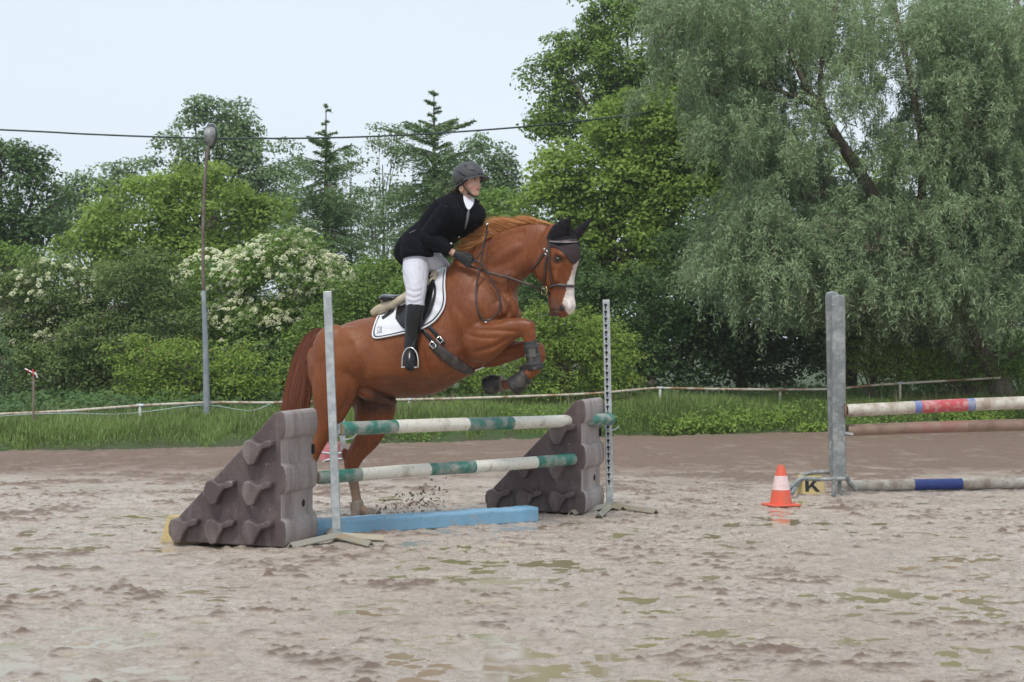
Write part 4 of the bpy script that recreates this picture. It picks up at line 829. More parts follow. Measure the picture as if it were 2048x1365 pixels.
# ================================================================ THE HORSE
HP = Plane(850, 700, 13.2, 20)
def sec(pl, top, bot, w_, lat=0.0, back=1.0):
    a = pl.P(top[0], top[1], lat); b = pl.P(bot[0], bot[1], lat); return ((a + b) / 2, (a - b) / 2 * back, pl.n * w_)
def limb(pl, pts, n=18, sub=5, p=2.0, cap=.8):
    """pts: (px, py, lat, in-plane radius in photo px, lateral radius m)"""
    C = np.array([pl.P(q[0], q[1], q[2]) for q in pts]); secs = []
    for i, q in enumerate(pts):
        t = C[min(i + 1, len(pts) - 1)] - C[max(i - 1, 0)]; t /= np.linalg.norm(t); u = np.cross(pl.n, t); u /= np.linalg.norm(u); v = np.cross(t, u)
        secs.append((C[i], u * q[3] / pl.scale(q[0], q[1]), v * q[4]))
    return loft(secs, n=n, sub=sub, p=p, cap=cap)
hb = []
torso = [sec(HP, (634, 690), (624, 740), .10), sec(HP, (648, 670), (638, 785), .20), sec(HP, (676, 655), (682, 800), .262), sec(HP, (708, 642), (712, 782), .270), sec(HP, (745, 634), (750, 782), .265),
         sec(HP, (786, 624), (806, 797), .285), sec(HP, (824, 602), (868, 789), .300), sec(HP, (862, 572), (915, 764), .285), sec(HP, (898, 536), (957, 738), .245), sec(HP, (925, 514), (992, 706), .215),
         sec(HP, (955, 530), (1022, 668), .185), sec(HP, (985, 560), (1038, 645), .14), sec(HP, (1010, 590), (1040, 632), .09)]
hb.append(loft(torso, n=36, sub=5, egg=.16))
neck = [sec(HP, (880, 560), (985, 690), .16), sec(HP, (908, 520), (1030, 640), .140), sec(HP, (945, 490), (1036, 612), .118), sec(HP, (982, 468), (1033, 582), .098), sec(HP, (1018, 453), (1044, 563), .086),
        sec(HP, (1054, 445), (1060, 549), .080), sec(HP, (1086, 444), (1072, 530), .074), sec(HP, (1106, 452), (1086, 520), .065)]
hb.append(loft(neck, n=28, sub=5, egg=.28))
# muscle masses
def bulge(px, py, lat, rx, rz, ry, ang=0):       # radii px, px, m ; ang degrees in the plane
    c = HP.P(px, py, lat); s = HP.scale(px, py); a = R(ang); X_ = HP.f * math.cos(a) + V(0, 0, 1) * math.sin(a); Z_ = -HP.f * math.sin(a) + V(0, 0, 1) * math.cos(a)
    return ell(c, rx / s, ry, rz / s, [X_, HP.n, Z_])
for sgn in (-1, 1):
    hb.append(bulge(672, 715, sgn * .145, 52, 66, .115, 10))      # rump
    hb.append(bulge(704, 705, sgn * .16, 48, 54, .095, 30))      # haunch
    hb.append(bulge(935, 640, sgn * .150, 62, 40, .105, 62))     # shoulder blade
    hb.append(bulge(960, 690, sgn * .165, 46, 34, .095, 12))     # upper arm
    hb.append(bulge(1010, 615, sgn * .085, 34, 27, .075, -50))   # breast
    hb.append(bulge(1000, 520, sgn * .065, 60, 22, .045, 28))    # neck crest muscle
    hb.append(bulge(990, 575, sgn * .075, 52, 20, .045, 38))
    hb.append(bulge(840, 700, sgn * .19, 95, 70, .125, 12))      # ribcage
# near hind leg, stretched out behind the wing block
hb.append(limb(HP, [(684, 720, -.13, 56, .13), (672, 765, -.15, 53, .125), (664, 805, -.155, 42, .10), (655, 845, -.155, 27, .07), (642, 878, -.155, 15.5, .048), (630, 902, -.155, 14, .042)]))
hb.append(limb(HP, [(634, 893, -.155, 13, .042), (626, 912, -.155, 13, .038), (616, 945, -.155, 9, .030), (606, 985, -.155, 8, .027), (600, 1008, -.155, 10, .034), (606, 1026, -.155, 8.5, .030)]))
hb.append(bulge(624, 898, -.155, 9, 14, .03, -25))
# far hind leg
hb.append(limb(HP, [(715, 735, .13, 55, .13), (742, 785, .15, 52, .12), (749, 820, .155, 46, .105), (742, 850, .155, 38, .085), (733, 880, .155, 27, .06), (713, 908, .155, 20, .05), (703, 932, .155, 15.5, .042)]))
hb.append(limb(HP, [(701, 925, .155, 15, .040), (703, 946, .155, 13, .035), (708, 970, .155, 11, .030), (712, 992, .155, 10.5, .029), (716, 1012, .155, 12.5, .036), (728, 1023, .155, 10, .034), (742, 1028, .155, 9, .04)]))
hb.append(bulge(691, 910, .155, 9, 15, .03, 15))
# near fore leg: forearm forward, knee folded
hb.append(limb(HP, [(940, 672, -.15, 46, .09), (972, 684, -.185, 41, .085), (1003, 667, -.19, 29, .072), (1030, 657, -.19, 21.5, .056), (1052, 655, -.19, 18, .048)]))
hb.append(limb(HP, [(1051, 655, -.19, 17, .047), (1058, 668, -.19, 15, .043), (1061, 690, -.19, 12, .034), (1066, 718, -.19, 11.5, .031), (1070, 738, -.19, 13, .036)]))
hb.append(bulge(1056, 656, -.19, 15, 17, .046, -30))
hb.append(limb(HP, [(1070, 738, -.19, 12.5, .036), (1058, 749, -.19, 10.5, .032), (1042, 762, -.19, 12, .036)]))
# far fore leg, folded lower
hb.append(limb(HP, [(945, 690, .12, 44, .09), (985, 706, .15, 31, .075), (1018, 703, .15, 22, .06), (1048, 698, .15, 17, .050), (1072, 700, .15, 16, .046)]))
hb.append(limb(HP, [(1072, 700, .15, 15.5, .045), (1080, 712, .15, 13, .04), (1066, 738, .15, 10.5, .031), (1040, 760, .15, 11, .031), (1022, 768, .15, 12, .035), (1008, 770, .15, 10, .032)]))
hb.append(bulge(1078, 700, .15, 12, 15, .044, -15))
# sheath and flank folds
hb.append(bulge(762, 797, .0, 26, 12, .06, -12)); hb.append(bulge(742, 785, .0, 34, 18, .14, -20)); hb.append(bulge(782, 804, .0, 14, 8, .04, 0))
# ---- head in its own plane, turned a little more towards the viewer
HD = Plane(1090, 500, float(HP.P(1090, 500)[1]), 38)
def hsec(fr_, bk_, w_):
    a = HD.P(*fr_); b = HD.P(*bk_); c = (a + b) / 2; u = (a - b) / 2; un = np.linalg.norm(u); k = math.sqrt(max(.25, 1 - (w_ * math.tan(HD.yaw) / un) ** 2 * .8)); return (c, u * k, HD.n * w_)
head = [hsec((1116, 448), (1096, 462), .045), hsec((1138, 460), (1078, 482), .082), hsec((1154, 482), (1063, 506), .100), hsec((1160, 502), (1059, 528), .108), hsec((1159, 520), (1064, 545), .104), hsec((1153, 538), (1076, 560), .088),
        hsec((1149, 560), (1088, 574), .068), hsec((1149, 580), (1096, 590), .057), hsec((1150, 598), (1097, 606), .054), hsec((1152, 612), (1100, 620), .056), hsec((1146, 625), (1110, 630), .045), hsec((1136, 632), (1118, 634), .022)]
hb.append(loft(head, n=28, sub=5, egg=.12, p=2.2))
def hell(px, py, lat, rx, rz, ry, ang=0, tp=HD):
    c = tp.P(px, py, lat); s = tp.scale(px, py); a = R(ang); X_ = tp.f * math.cos(a) + V(0, 0, 1) * math.sin(a); Z_ = -tp.f * math.sin(a) + V(0, 0, 1) * math.cos(a)
    return ell(c, rx / s, ry, rz / s, [X_, tp.n, Z_])
for sgn in (-1, 1):
    hb.append(hell(1078, 522, sgn * .062, 20, 28, .038, 10))       # cheek
    hb.append(hell(1122, 508, sgn * .085, 15, 8, .024, -25))       # brow over the eye
    hb.append(hell(1112, 545, sgn * .070, 7, 22, .018, 8))         # facial crest
    hb.append(hell(1137, 612, sgn * .040, 9, 10, .018, 0))         # nostril flesh
hb.append(hell(1108, 626, 0, 12, 8, .038, 10))                     # chin
HM = voxel(hb, .0085, 13, .5)
def vnormals(me):
    a = np.empty(len(me.vertices) * 3, np.float32); me.vertices.foreach_get('normal', a); return a.reshape(-1, 3).astype(float)
def mirror_px(co, pl):                   # photo position of each point's near side twin
    l = (co - pl.o) @ pl.n; c = co - np.outer(np.where(l > 0, 2 * l, 0), pl.n); return proj(c)
def groove(co, N, pl, line, depth, wid, both=True, sel=None):
    x, y = mirror_px(co, pl) if both else proj(co); L = resample(cr(line, 5), 40); d2 = np.full(len(co), 1e9); tt = np.zeros(len(co))
    for k in range(len(L)):
        q = (x - L[k, 0]) ** 2 + (y - L[k, 1]) ** 2; m = q < d2; d2[m] = q[m]; tt[m] = k / (len(L) - 1)
    w_ = np.exp(-d2 / wid ** 2) * np.clip(np.sin(np.pi * np.clip(tt * .92 + .04, 0, 1)) * 1.6, 0, 1); side = np.clip(np.abs(N @ pl.n) * 1.5, 0, 1)
    if sel is not None: w_ = w_ * sel
    return co - N * (w_ * side * depth)[:, None]
co = coords(HM); N_ = vnormals(HM); lat_ = (co - HP.o) @ HP.n; X0, Y0 = proj(co); nl = (lat_ < -.02) | (np.abs(lat_) > .0); headm = (X0 > 1050) & (Y0 < 645) & (Y0 > 440)
for line, dp, wd in (([(932, 512), (962, 545), (992, 580), (1012, 612), (1026, 640)], .016, 7), ([(893, 590), (898, 640), (915, 690), (942, 727)], .014, 9), ([(1024, 604), (1014, 632), (985, 643), (958, 646)], .018, 5),
                     ([(948, 660), (990, 661), (1040, 664)], .010, 4), ([(945, 705), (985, 695), (1025, 672)], .012, 5), ([(930, 668), (962, 676), (1000, 676)], .008, 4), ([(905, 600), (930, 640), (948, 680)], .007, 8),
                     ([(742, 668), (730, 715), (728, 765)], .012, 11), ([(652, 700), (648, 760), (656, 815)], .010, 6), ([(690, 730), (700, 790), (672, 840)], .010, 8), ([(700, 672), (712, 690), (716, 720)], -.008, 6),
                     ([(950, 508), (1000, 480), (1050, 464), (1086, 468)], .010, 6), ([(985, 610), (1030, 575), (1058, 535), (1066, 505)], .012, 5), ([(975, 545), (1015, 520), (1050, 500)], .007, 10), ([(800, 690), (815, 740), (835, 780)], .004, 5),
                     ([(840, 690), (855, 735), (872, 770)], .004, 5), ([(880, 690), (893, 722), (908, 750)], .004, 5), ([(735, 775), (765, 760), (810, 770), (860, 775)], .006, 8), ([(1030, 600), (1036, 615), (1038, 632)], .008, 4)):
    co = groove(co, N_, HP, line, dp, wd, sel=~headm)
# fine tendons and veins on the visible limbs
for line, dp, wd in (([(1057, 672), (1060, 700), (1066, 725)], .004, 2.5), ([(706, 940), (712, 985)], .004, 2.5), ([(726, 870), (708, 905), (700, 925)], .007, 4), ([(975, 712), (1020, 706), (1060, 700)], .006, 4)): co = groove(co, N_, HP, line, dp, wd, both=False, sel=~headm)
for line, dp, wd in (([(1068, 508), (1066, 530), (1076, 552), (1086, 566)], -.006, 5), ([(1120, 530), (1112, 552), (1110, 572)], -.006, 3.5), ([(1126, 540), (1128, 565), (1132, 595)], .006, 6), ([(1100, 530), (1098, 555), (1102, 585)], .008, 6),
                     ([(1104, 497), (1116, 492), (1130, 497)], .008, 4), ([(1106, 512), (1114, 507), (1125, 512)], -.005, 2.5), ([(1107, 526), (1115, 528), (1124, 525)], .004, 3), ([(1090, 480), (1082, 500), (1080, 520)], .004, 5),
                     ([(1101, 622), (1110, 620), (1119, 625)], .006, 1.8), ([(1117, 605), (1116, 618), (1121, 628)], .006, 3), ([(1134, 607), (1130, 600), (1124, 604)], -.005, 3)): co = groove(co, N_, HD, line, dp, wd, sel=headm)
HM.vertices.foreach_set('co', co.astype(np.float32).ravel()); HM.update(); BV = bvh_of(HM)
px, py = proj(co); latv = (co - HP.o) @ HP.n; lh = (co - HD.o) @ HD.n; fwd = (co - HP.o) @ HP.f; nzv = fbm(fwd * 1 + 20, co[:, 2] + latv + 20, 6, 3, 33)
cb = np.tile(V(.225, .064, .015), (len(co), 1)); A_ = lambda t: np.clip(t, 0, 1)[:, None]
cb = cb * (1 - A_((nzv - .35) * 1.2)) + V(.155, .040, .010) * A_((nzv - .35) * 1.2)
rump = A_(1 - ((px - 720) / 120) ** 2 - ((py - 690) / 80) ** 2) * .6; cb = cb * (1 - rump) + V(.260, .086, .024) * rump         # lighter haunch coat
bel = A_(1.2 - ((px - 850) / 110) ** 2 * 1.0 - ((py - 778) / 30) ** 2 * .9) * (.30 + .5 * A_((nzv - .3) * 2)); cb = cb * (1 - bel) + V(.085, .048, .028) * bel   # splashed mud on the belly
low = A_((py - 935) / 25); cb = cb * (1 - low * .8) + V(.20, .165, .125) * low * .8                                                  # muddy cannons
groin_shade = A_(1.3 - ((px - 748) / 58) ** 2 - ((py - 802) / 30) ** 2) * (latv > -.11)[:, None] * .95; cb = cb * (1 - groin_shade) + V(.030, .018, .014) * groin_shade  # dark shadow between the hind legs, painted into the coat colour
hp_ = (px > 1055) & (px < 1175) & (py > 440) & (py < 645) & (lh > -.3)
xb = np.interp(py, [524, 534, 545, 558, 568, 580, 592, 604, 615, 625, 632], [1150, 1146, 1143, 1139, 1133, 1131, 1128, 1124, 1127, 1133, 1137]) + 3 * (nzv - .5)
# the blaze is symmetric about the face: mirror far side points to the near side before testing
cm = co - np.outer(np.where(lh > 0, 2 * lh, 0), HD.n); mx_, my_ = proj(cm); xb2 = np.interp(my_, [524, 534, 545, 558, 568, 580, 592, 604, 615, 625, 632], [1150, 1146, 1143, 1139, 1133, 1131, 1128, 1124, 1127, 1133, 1137]) + 6 * (nzv - .5)
bl = ((mx_ > xb2) & hp_ & (my_ > 522) & (my_ < 633)).astype(float)
mz = A_((my_ - 588) / 22) * A_((1122 - mx_) / 10) * hp_[:, None]; cb = cb * (1 - mz * .8) + V(.075, .052, .045) * mz * .8      # grey muzzle
cb = cb * (1 - bl[:, None]) + V(.72, .66, .62) * bl[:, None]
ey = A_(1.5 - ((mx_ - 1116) / 14) ** 2 - ((my_ - 518) / 9) ** 2) * hp_[:, None] * .9; cb = cb * (1 - ey) + V(.05, .025, .018) * ey
nn_ = A_(1.25 - ((mx_ - 1124) / 9) ** 2 - ((my_ - 617) / 9) ** 2) * hp_[:, None] * .85; cb = cb * (1 - nn_) + V(.10, .055, .05) * nn_
sw = A_(1.1 - ((px - 905) / 40) ** 2 - ((py - 700) / 60) ** 2) * .30 + A_(1.1 - ((px - 1005) / 45) ** 2 - ((py - 590) / 40) ** 2) * .28 + A_(1.1 - ((px - 1000) / 50) ** 2 - ((py - 505) / 22) ** 2) * .25; sw = np.clip(sw * (.6 + nzv[:, None]), 0, .5) * (bl[:, None] < .5); cb = cb * (1 - sw) + V(.10, .030, .012) * sw
fk = (fbm(fwd * 1 + 30, co[:, 2] * 1 + latv * .7 + 30, 55, 2, 55) > .74) & (py > 715) & (px > 740); cb[fk] = cb[fk] * .45 + V(.05, .035, .025)
cb = cb * np.where(bl[:, None] > .5, 1.0, .86)
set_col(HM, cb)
hm = M('chestnut_coat', (.25, .07, .02), .5, spec=.34); hm.use(hm.attr('tint', True)); hm.mix(hm.ramp(hm.noise(4, 5), .38, .66, 0, .5), (.115, .028, .009)); hm.mix(hm.ramp(hm.noise(70, 4, .65, (1, 1, .22)), .42, .68, 0, .32), (.33, .11, .03)); hm.mix(hm.ramp(hm.noise(9, 6, .7), .56, .74, 0, .35), (.09, .028, .012)); hm.bump(hm.noise(110, 3, .6, (1, 1, .3)), .45, .003)
hm.rough(hm.ramp(hm.noise(5, 3), .3, .7, .36, .56)); COAT = hm.m
HB0 = HP.P(850, 700); HORSE = thing('horse', 'chestnut horse with a white blaze in mid jump over the green and white poles', 'horse', (HB0[0], HB0[1], 0))
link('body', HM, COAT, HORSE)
dk = M('black_rubber', (.016, .015, .015), .55); dk.mix(dk.ramp(dk.noise(16, 5), .50, .66, 0, .6), (.12, .10, .085)); dk.bump(dk.noise(60, 3), .3, .002); RUB = dk.m
hoofm = mudpaint('hoof_horn', (.085, .065, .05), (.25, .20, .15), .45, .6, .8, 18)
# hooves and boots
def hoof(pl, a, b, lat, ra, rb, wa, wb, name='hoof', mat=None):
    v, f = limb(pl, [(a[0], a[1], lat, ra, wa), ((a[0] + b[0]) / 2, (a[1] + b[1]) / 2, lat, (ra + rb) / 2, (wa + wb) / 2), (b[0], b[1], lat, rb, wb)], n=20, sub=3, cap=.12); return link(name, mesh_from(v, f, smooth=True), mat or hoofm, HORSE)
hoof(HP, (735, 1024), (756, 1031), .155, 10, 9, .045, .055); hoof(HP, (606, 1026), (612, 1042), -.155, 11, 15, .042, .055)
hoof(HP, (1048, 759), (1026, 781), -.19, 16, 12, .045, .052); hoof(HP, (1006, 768), (972, 775), .15, 17, 9, .050, .040)
def boot(pl, pts, name, nm_mat=RUB, fl=.12, n=22):
    v, f = limb(pl, pts, n=n, sub=4, cap=fl); return link(name, mesh_from(v, f, smooth=True), nm_mat, HORSE)
bt = boot(HP, [(1060, 684, -.19, 14, .042), (1064, 705, -.19, 14.5, .040), (1069, 728, -.19, 15.5, .044), (1071, 740, -.19, 17, .048)], 'tendon_boot')
BB = bvh_of(bt.data)
BB = BVHTree.FromPolygons([bt.data.vertices[i].co + Vector(HORSE.location) for i in range(len(bt.data.vertices))], [tuple(p.vertices) for p in bt.data.polygons])
for y0 in (694, 712, 728):
    v, f = strap(BB, [(1050, y0 - 1), (1064, y0), (1080, y0 - 4)], 5, .001, .003, 14, 1); link('boot_strap', mesh_from(v, f), M('boot_strap_grey', (.05, .048, .045), .5).m, bt)
v, f = patch(BB, [(1058, 699), (1070, 697)], [(1059, 716), (1072, 714)], .001, .004, 8, 6); link('boot_pad', mesh_from(v, f), M('boot_pad_grey', (.085, .08, .065), .6).m, bt)
boot(HP, [(1054, 752, -.19, 15, .050), (1040, 763, -.19, 18, .058), (1026, 776, -.19, 20, .064)], 'bell_boot')
boot(HP, [(1002, 767, .15, 15, .052), (985, 769, .15, 20, .060), (970, 773, .15, 17, .055)], 'bell_boot')
boot(HP, [(1046, 745, .15, 13, .040), (1060, 735, .15, 13, .040)], 'tendon_boot')
boot(HP, [(712, 1003, .155, 14, .042), (715, 1017, .155, 15, .046), (717, 1032, .155, 15.5, .05)], 'fetlock_boot', mudpaint('muddy_boot', (.06, .055, .05), (.22, .18, .14), .4, .6, .8, 14))
boot(HP, [(604, 990, -.155, 11, .036), (600, 1008, -.155, 13, .042), (604, 1020, -.155, 12, .04)], 'fetlock_boot')
# eyes, nostrils
gl_ = M('horse_eye', (.012, .008, .006), .06, spec=.8).m
for sgn in (-1, 1):
    e = hell(1115, 518, sgn * .094, 6.5, 4.8, .016, -12); link('eye', mesh_from(*e, smooth=True), gl_, HORSE)
e = hell(1123.5, 616.5, -.0535, 4.5, 6.2, .008, 20); link('nostril', mesh_from(*e, smooth=True), M('nostril_dark', (.014, .009, .009), .6).m, HORSE)
v, f = strap(BV, [(1101, 622), (1110, 621), (1120, 626)], 1.6, .0005, .0015, 12, 1); link('mouth_line', mesh_from(v, f), M('lip_dark', (.03, .018, .018), .5).m, HORSE)
# hair: ribbons in tapering locks
def hair(name, roots, dirs, L, wid, g, mat, parent, bend=(0, 0, -1), segs=6, curl=.25, bendk=.5):
    n = len(roots); P_ = np.array(roots, float); D = np.array(dirs, float); D /= np.linalg.norm(D, axis=1, keepdims=True); L = np.asarray(L)[:, None]; pts = [P_]; w_ = g.normal(size=(n, 3)) * curl
    for k in range(segs):
        D = D + np.array(bend) * bendk / segs + w_ / segs; D /= np.linalg.norm(D, axis=1, keepdims=True); P_ = P_ + D * L / segs; pts.append(P_)
    pts = np.array(pts); sd = np.cross(D, g.normal(size=(n, 3))); sd /= np.linalg.norm(sd, axis=1, keepdims=True); q = []
    for k in range(segs):
        a = wid * (1 - (k / segs) ** 1.6); b_ = wid * (1 - ((k + 1) / segs) ** 1.6) + .0002; q.append(np.stack([pts[k] - sd * a, pts[k] + sd * a, pts[k + 1] + sd * b_, pts[k + 1] - sd * b_], 1))
    co_ = np.stack(q, 1).reshape(-1, 3); me = quads_mesh(name, co_, n * segs); me.attributes.new('v', 'FLOAT', 'FACE').data.foreach_set('value', np.repeat(g.random(n), segs).astype(np.float32)); return link(name, me, mat, parent)
def hairmat(name, a, b_):
    m = M(name, a, .42, spec=.4); m.mix(m.attr('v'), b_); return m.m
g = np.random.default_rng(21); MANE = hairmat('mane_hair', (.38, .135, .036), (.80, .40, .15)); TAILM = hairmat('tail_hair', (.10, .026, .012), (.27, .080, .030))
crest = resample(cr([(936, 494), (960, 480), (985, 467), (1020, 452), (1056, 443), (1090, 442), (1104, 447)], 6), 200)
n = 4200; i = g.integers(0, 200, n); rt = np.array([HP.P(crest[k, 0] + g.normal() * 1.0, crest[k, 1] + 3 + abs(g.normal()) * 2, g.normal() * .014) for k in i]); t = i / 199
lk_ = g.normal(size=(26, 3)); dirs = np.array([-HP.f * (1.0 + .10 * g.normal()) + V(0, 0, 1) * (np.interp(k, [0, .3, .6, 1], [.35, .80, .85, .45]) + .22 * lk_[int(k * 25), 0] + .08 * g.normal()) + HP.n * (.12 * g.normal() + .12 * lk_[int(k * 25), 1]) for k in t])
link_L = np.interp(t, [0, .25, .5, .8, 1], [.12, .20, .22, .15, .05]) * g.uniform(.45, 1.1, n)
hair('mane', rt, dirs, link_L, .0011, g, MANE, HORSE, bend=tuple(-HP.f * .8 + V(0, 0, -.55)), bendk=.9, curl=.10)
crest2 = resample(np.array([(925, 503), (940, 492), (965, 478), (985, 468)]), 60); n = 700; i = g.integers(0, 60, n)
rt = np.array([HP.P(crest2[k, 0], crest2[k, 1] + 4, g.normal() * .02 - .01) for k in i]); dirs = np.array([-HP.f * .9 + V(0, 0, g.normal() * .25 - .1) - HP.n * (.25 + .1 * g.normal()) for k in i]); hair('mane', rt, dirs, g.uniform(.06, .13, n), .0022, g, MANE, HORSE, bendk=.8)
# tail: core plus long hair down the dock line
tl = [(650, 664, 8), (636, 672, 15), (622, 694, 20), (610, 725, 21), (601, 760, 23), (594, 800, 25), (588, 840, 24), (584, 880, 16), (582, 910, 7)]
v, f = limb(HP, [(x, y, .0, r_ * .62, r_ * .0022) for x, y, r_ in tl[:-2]], n=14, sub=4); tail_root = link('tail', mesh_from(v, f, smooth=True), M('tail_core', (.10, .028, .012), .6).m, HORSE)
g = np.random.default_rng(22); n = 3600; TL = cr(np.array(tl, float), 6); q = []; vv_ = []
for k in range(n):
    a = g.random() * 6.28; rr = math.sqrt(g.random()); e0 = int(g.integers(0, 14)); e1 = int(len(TL) - 1 - 22 * g.random() ** 2.2); idx = np.linspace(e0, e1, 9).astype(int); ox, oy = math.cos(a) * rr, math.sin(a) * rr; sp = 1 + .16 * g.normal(); am_ = 2.6 * g.random(); ph_ = 6.28 * g.random(); P_ = []
    for m_, j in enumerate(idx):
        x, y, r_ = TL[j]; t = j / len(TL); tx = TL[min(j + 1, len(TL) - 1)] - TL[max(j - 1, 0)]; nl = math.hypot(tx[0], tx[1]) + 1e-6; nx_, ny_ = -tx[1] / nl, tx[0] / nl; k_ = ox * r_ * sp + am_ * math.sin(m_ * .7 + ph_) * (m_ / 8); P_.append(HP.P(x + nx_ * k_, y + ny_ * k_, oy * r_ * .0030))
    P_ = np.array(P_); sd = g.normal(size=3) * .3 + HP.f; sd /= np.linalg.norm(sd); w_ = .0013
    for m_ in range(8): a0 = w_ * (1 - (m_ / 8) ** 2 * .8); a1 = w_ * (1 - ((m_ + 1) / 8) ** 2 * .8); q += [P_[m_] - sd * a0, P_[m_] + sd * a0, P_[m_ + 1] + sd * a1, P_[m_ + 1] - sd * a1]
    vv_ += [g.random()] * 8
me = quads_mesh('tail_hair', np.array(q), len(q) // 4); me.attributes.new('v', 'FLOAT', 'FACE').data.foreach_set('value', np.array(vv_, np.float32)); link('tail_hair', me, TAILM, tail_root)
# ---- ears under a black ear bonnet
bn = M('bonnet_knit', (.010, .009, .012), .85, spec=.2); bn.mix(bn.ramp(bn.noise(30, 3), .45, .62, 0, .5), (.030, .022, .026)); bn.bump(bn.noise(220, 2), .4, .002); BON = bn.m
bm2 = M('bonnet_mesh', (.045, .032, .034), .8, spec=.2); bm2.bump(bm2.noise(200, 2), .5, .002); BON2 = bm2.m
v, f = patch(BV, [(1094, 478), (1100, 462), (1112, 448), (1130, 448), (1146, 458), (1156, 476)], [(1098, 488), (1112, 492), (1126, 494), (1140, 492), (1152, 490), (1161, 494)], .002, .006, 26, 10); BNT = link('ear_bonnet', mesh_from(v, f, smooth=True), BON, HORSE)
v, f = patch(BV, [(1098, 486), (1112, 490), (1126, 492), (1142, 490), (1152, 488), (1160, 492)], [(1100, 494), (1114, 497), (1130, 510), (1142, 526), (1150, 528), (1159, 515)], .003, .005, 30, 12); link('forehead_veil', mesh_from(v, f, smooth=True), BON2, BNT)
def ear(base, tip, lat0, lat1, r0, w0, bend):
    a = HD.P(base[0], base[1], lat0); b_ = HD.P(tip[0], tip[1], lat1); t = (b_ - a) / np.linalg.norm(b_ - a); L = np.linalg.norm(b_ - a); sd = HD.f * math.cos(R(bend)) + HD.n * math.sin(R(bend)); sd = sd - t * np.dot(sd, t); sd /= np.linalg.norm(sd); nn_ = np.cross(t, sd); secs = []
    for f_, w_, d_ in ((0, .75, .95), (.18, 1.0, 1.0), (.4, 1.08, .85), (.62, .88, .65), (.82, .52, .4), (.95, .2, .18), (1, .06, .06)): secs.append((a + t * L * f_ + nn_ * .012 * math.sin(f_ * 3), sd * r0 * w_, nn_ * w0 * d_))
    v, f = loft(secs, n=18, sub=3, cap=.5); e = link('ear', mesh_from(v, f, smooth=True), BON, HORSE); return a, t, L, sd, nn_
ear((1110, 478), (1140, 437), -.055, -.085, .060, .044, 15)
ear((1146, 478), (1184, 438), .035, .125, .034, .034, 60)
# ================================================================ TACK
lea = M('brown_leather', (.040, .022, .018), .38); lea.mix(lea.ramp(lea.noise(20, 4), .5, .66, 0, .7), (.10, .065, .05)); lea.bump(lea.noise(80, 3), .2, .001); LEA = lea.m
blk = M('black_leather', (.005, .005, .006), .22, spec=.4); blk.mix(blk.ramp(blk.noise(12, 4), .58, .74, 0, .4), (.025, .022, .021)); blk.bump(blk.noise(60, 3), .15, .001); BLK = blk.m
met = M('bright_metal', (.72, .71, .68), .18, 1.0).m; brs = M('brass_ring', (.62, .47, .26), .22, 1.0).m
HO = (float(HB0[0]), float(HB0[1]), 0)
BR = thing('bridle', 'brown leather bridle with a ring bit and long reins on the chestnut horse', 'bridle', HD.P(1105, 500))
def st(line, wpx, name, mat=LEA, off=.003, th=.005, n=34, par=None, bv=None): v, f = strap(bv or BV, line, wpx, off, th, n); return link(name, mesh_from(v, f, smooth=True), mat, par or BR)
st([(1098, 482), (1112, 484), (1130, 483), (1148, 482), (1157, 483)], 4.0, 'browband', off=.010)
st([(1099, 484), (1128, 485.5), (1155, 485.5)], 1.4, 'browband_trim', M('silver_trim', (.35, .31, .32), .35, .6).m, off=.015, th=.002)
st([(1098, 480), (1097, 500), (1093, 520), (1090, 545), (1088, 572)], 4.2, 'cheek_strap', off=.006)
st([(1099, 482), (1099, 505), (1099, 530), (1103, 555), (1106, 570)], 3.4, 'cheek_strap', off=.005)
st([(1096, 497), (1085, 512), (1075, 526), (1064, 540)], 4.0, 'throat_lash', off=.007)
st([(1098, 576), (1106, 571), (1118, 570), (1135, 572), (1150, 573)], 5.6, 'noseband', off=.004, th=.009)
st([(1100, 574.5), (1112, 570), (1125, 570), (1149, 572)], 1.6, 'noseband_trim', M('padding_grey', (.13, .10, .11), .5).m, off=.0125, th=.003)
for x, y in ((1090, 499), (1095, 503), (1092, 509)):
    h = hit(BV, x, y, .012); v, f = tube([h, h + V(0, -.004, 0)], .008, n=8); link('buckle', mesh_from(v, f, smooth=True), met, BR)
def ring(c, r_, t_, axn, name, mat, par, n=28, arc=(0, 360)):
    axn = np.array(axn, float); axn /= np.linalg.norm(axn); u = np.cross(axn, V(0, 0, 1)); u /= np.linalg.norm(u); w_ = np.cross(axn, u)
    pts = [np.array(c) + (u * math.cos(R(a)) + w_ * math.sin(R(a))) * r_ for a in np.linspace(*arc, n)]; v, f = tube(pts, t_, n=8, cap=.1); return link(name, mesh_from(v, f, smooth=True), mat, par)
bc = hit(BV, 1098, 583, .006); bc = bc if bc is not None else HD.P(1094, 582, -.07)
rc = HD.P(1088.5, 582, -.078); ring(rc, .034, .0035, HD.n * .9 + HD.f * .25, 'bit_ring', brs, BR)
v, f = tube([HD.P(1093, 585, -.072), HD.P(1100, 588, -.05)], .009, n=10); link('bit', mesh_from(v, f, smooth=True), BLK, BR)
def flatline(pts, wid, th, name, mat, par, side=None, sub=6):
    v, f = tube(np.array(pts), wid, n=8, sub=sub, flat=1.0 if side is None else th / wid, side=side, cap=.1); return link(name, mesh_from(v, f, smooth=True), mat, par)
lat_of = lambda p: float(np.dot(p - HP.o, HP.n))
def onneck(x, y, off=.012, dflt=-.12):
    h = hit(BV, x, y, off); return h if h is not None else HP.P(x, y, dflt)
rein = [(930, 531), (950, 536), (975, 545), (1000, 552), (1017, 556), (1040, 564), (1062, 571), (1080, 579)]
latr = np.linspace(-.155, -.16, len(rein)); pts = [HP.P(x, y, l) for (x, y), l in zip(rein, latr)]; pts[-1] = rc - HD.f * .03
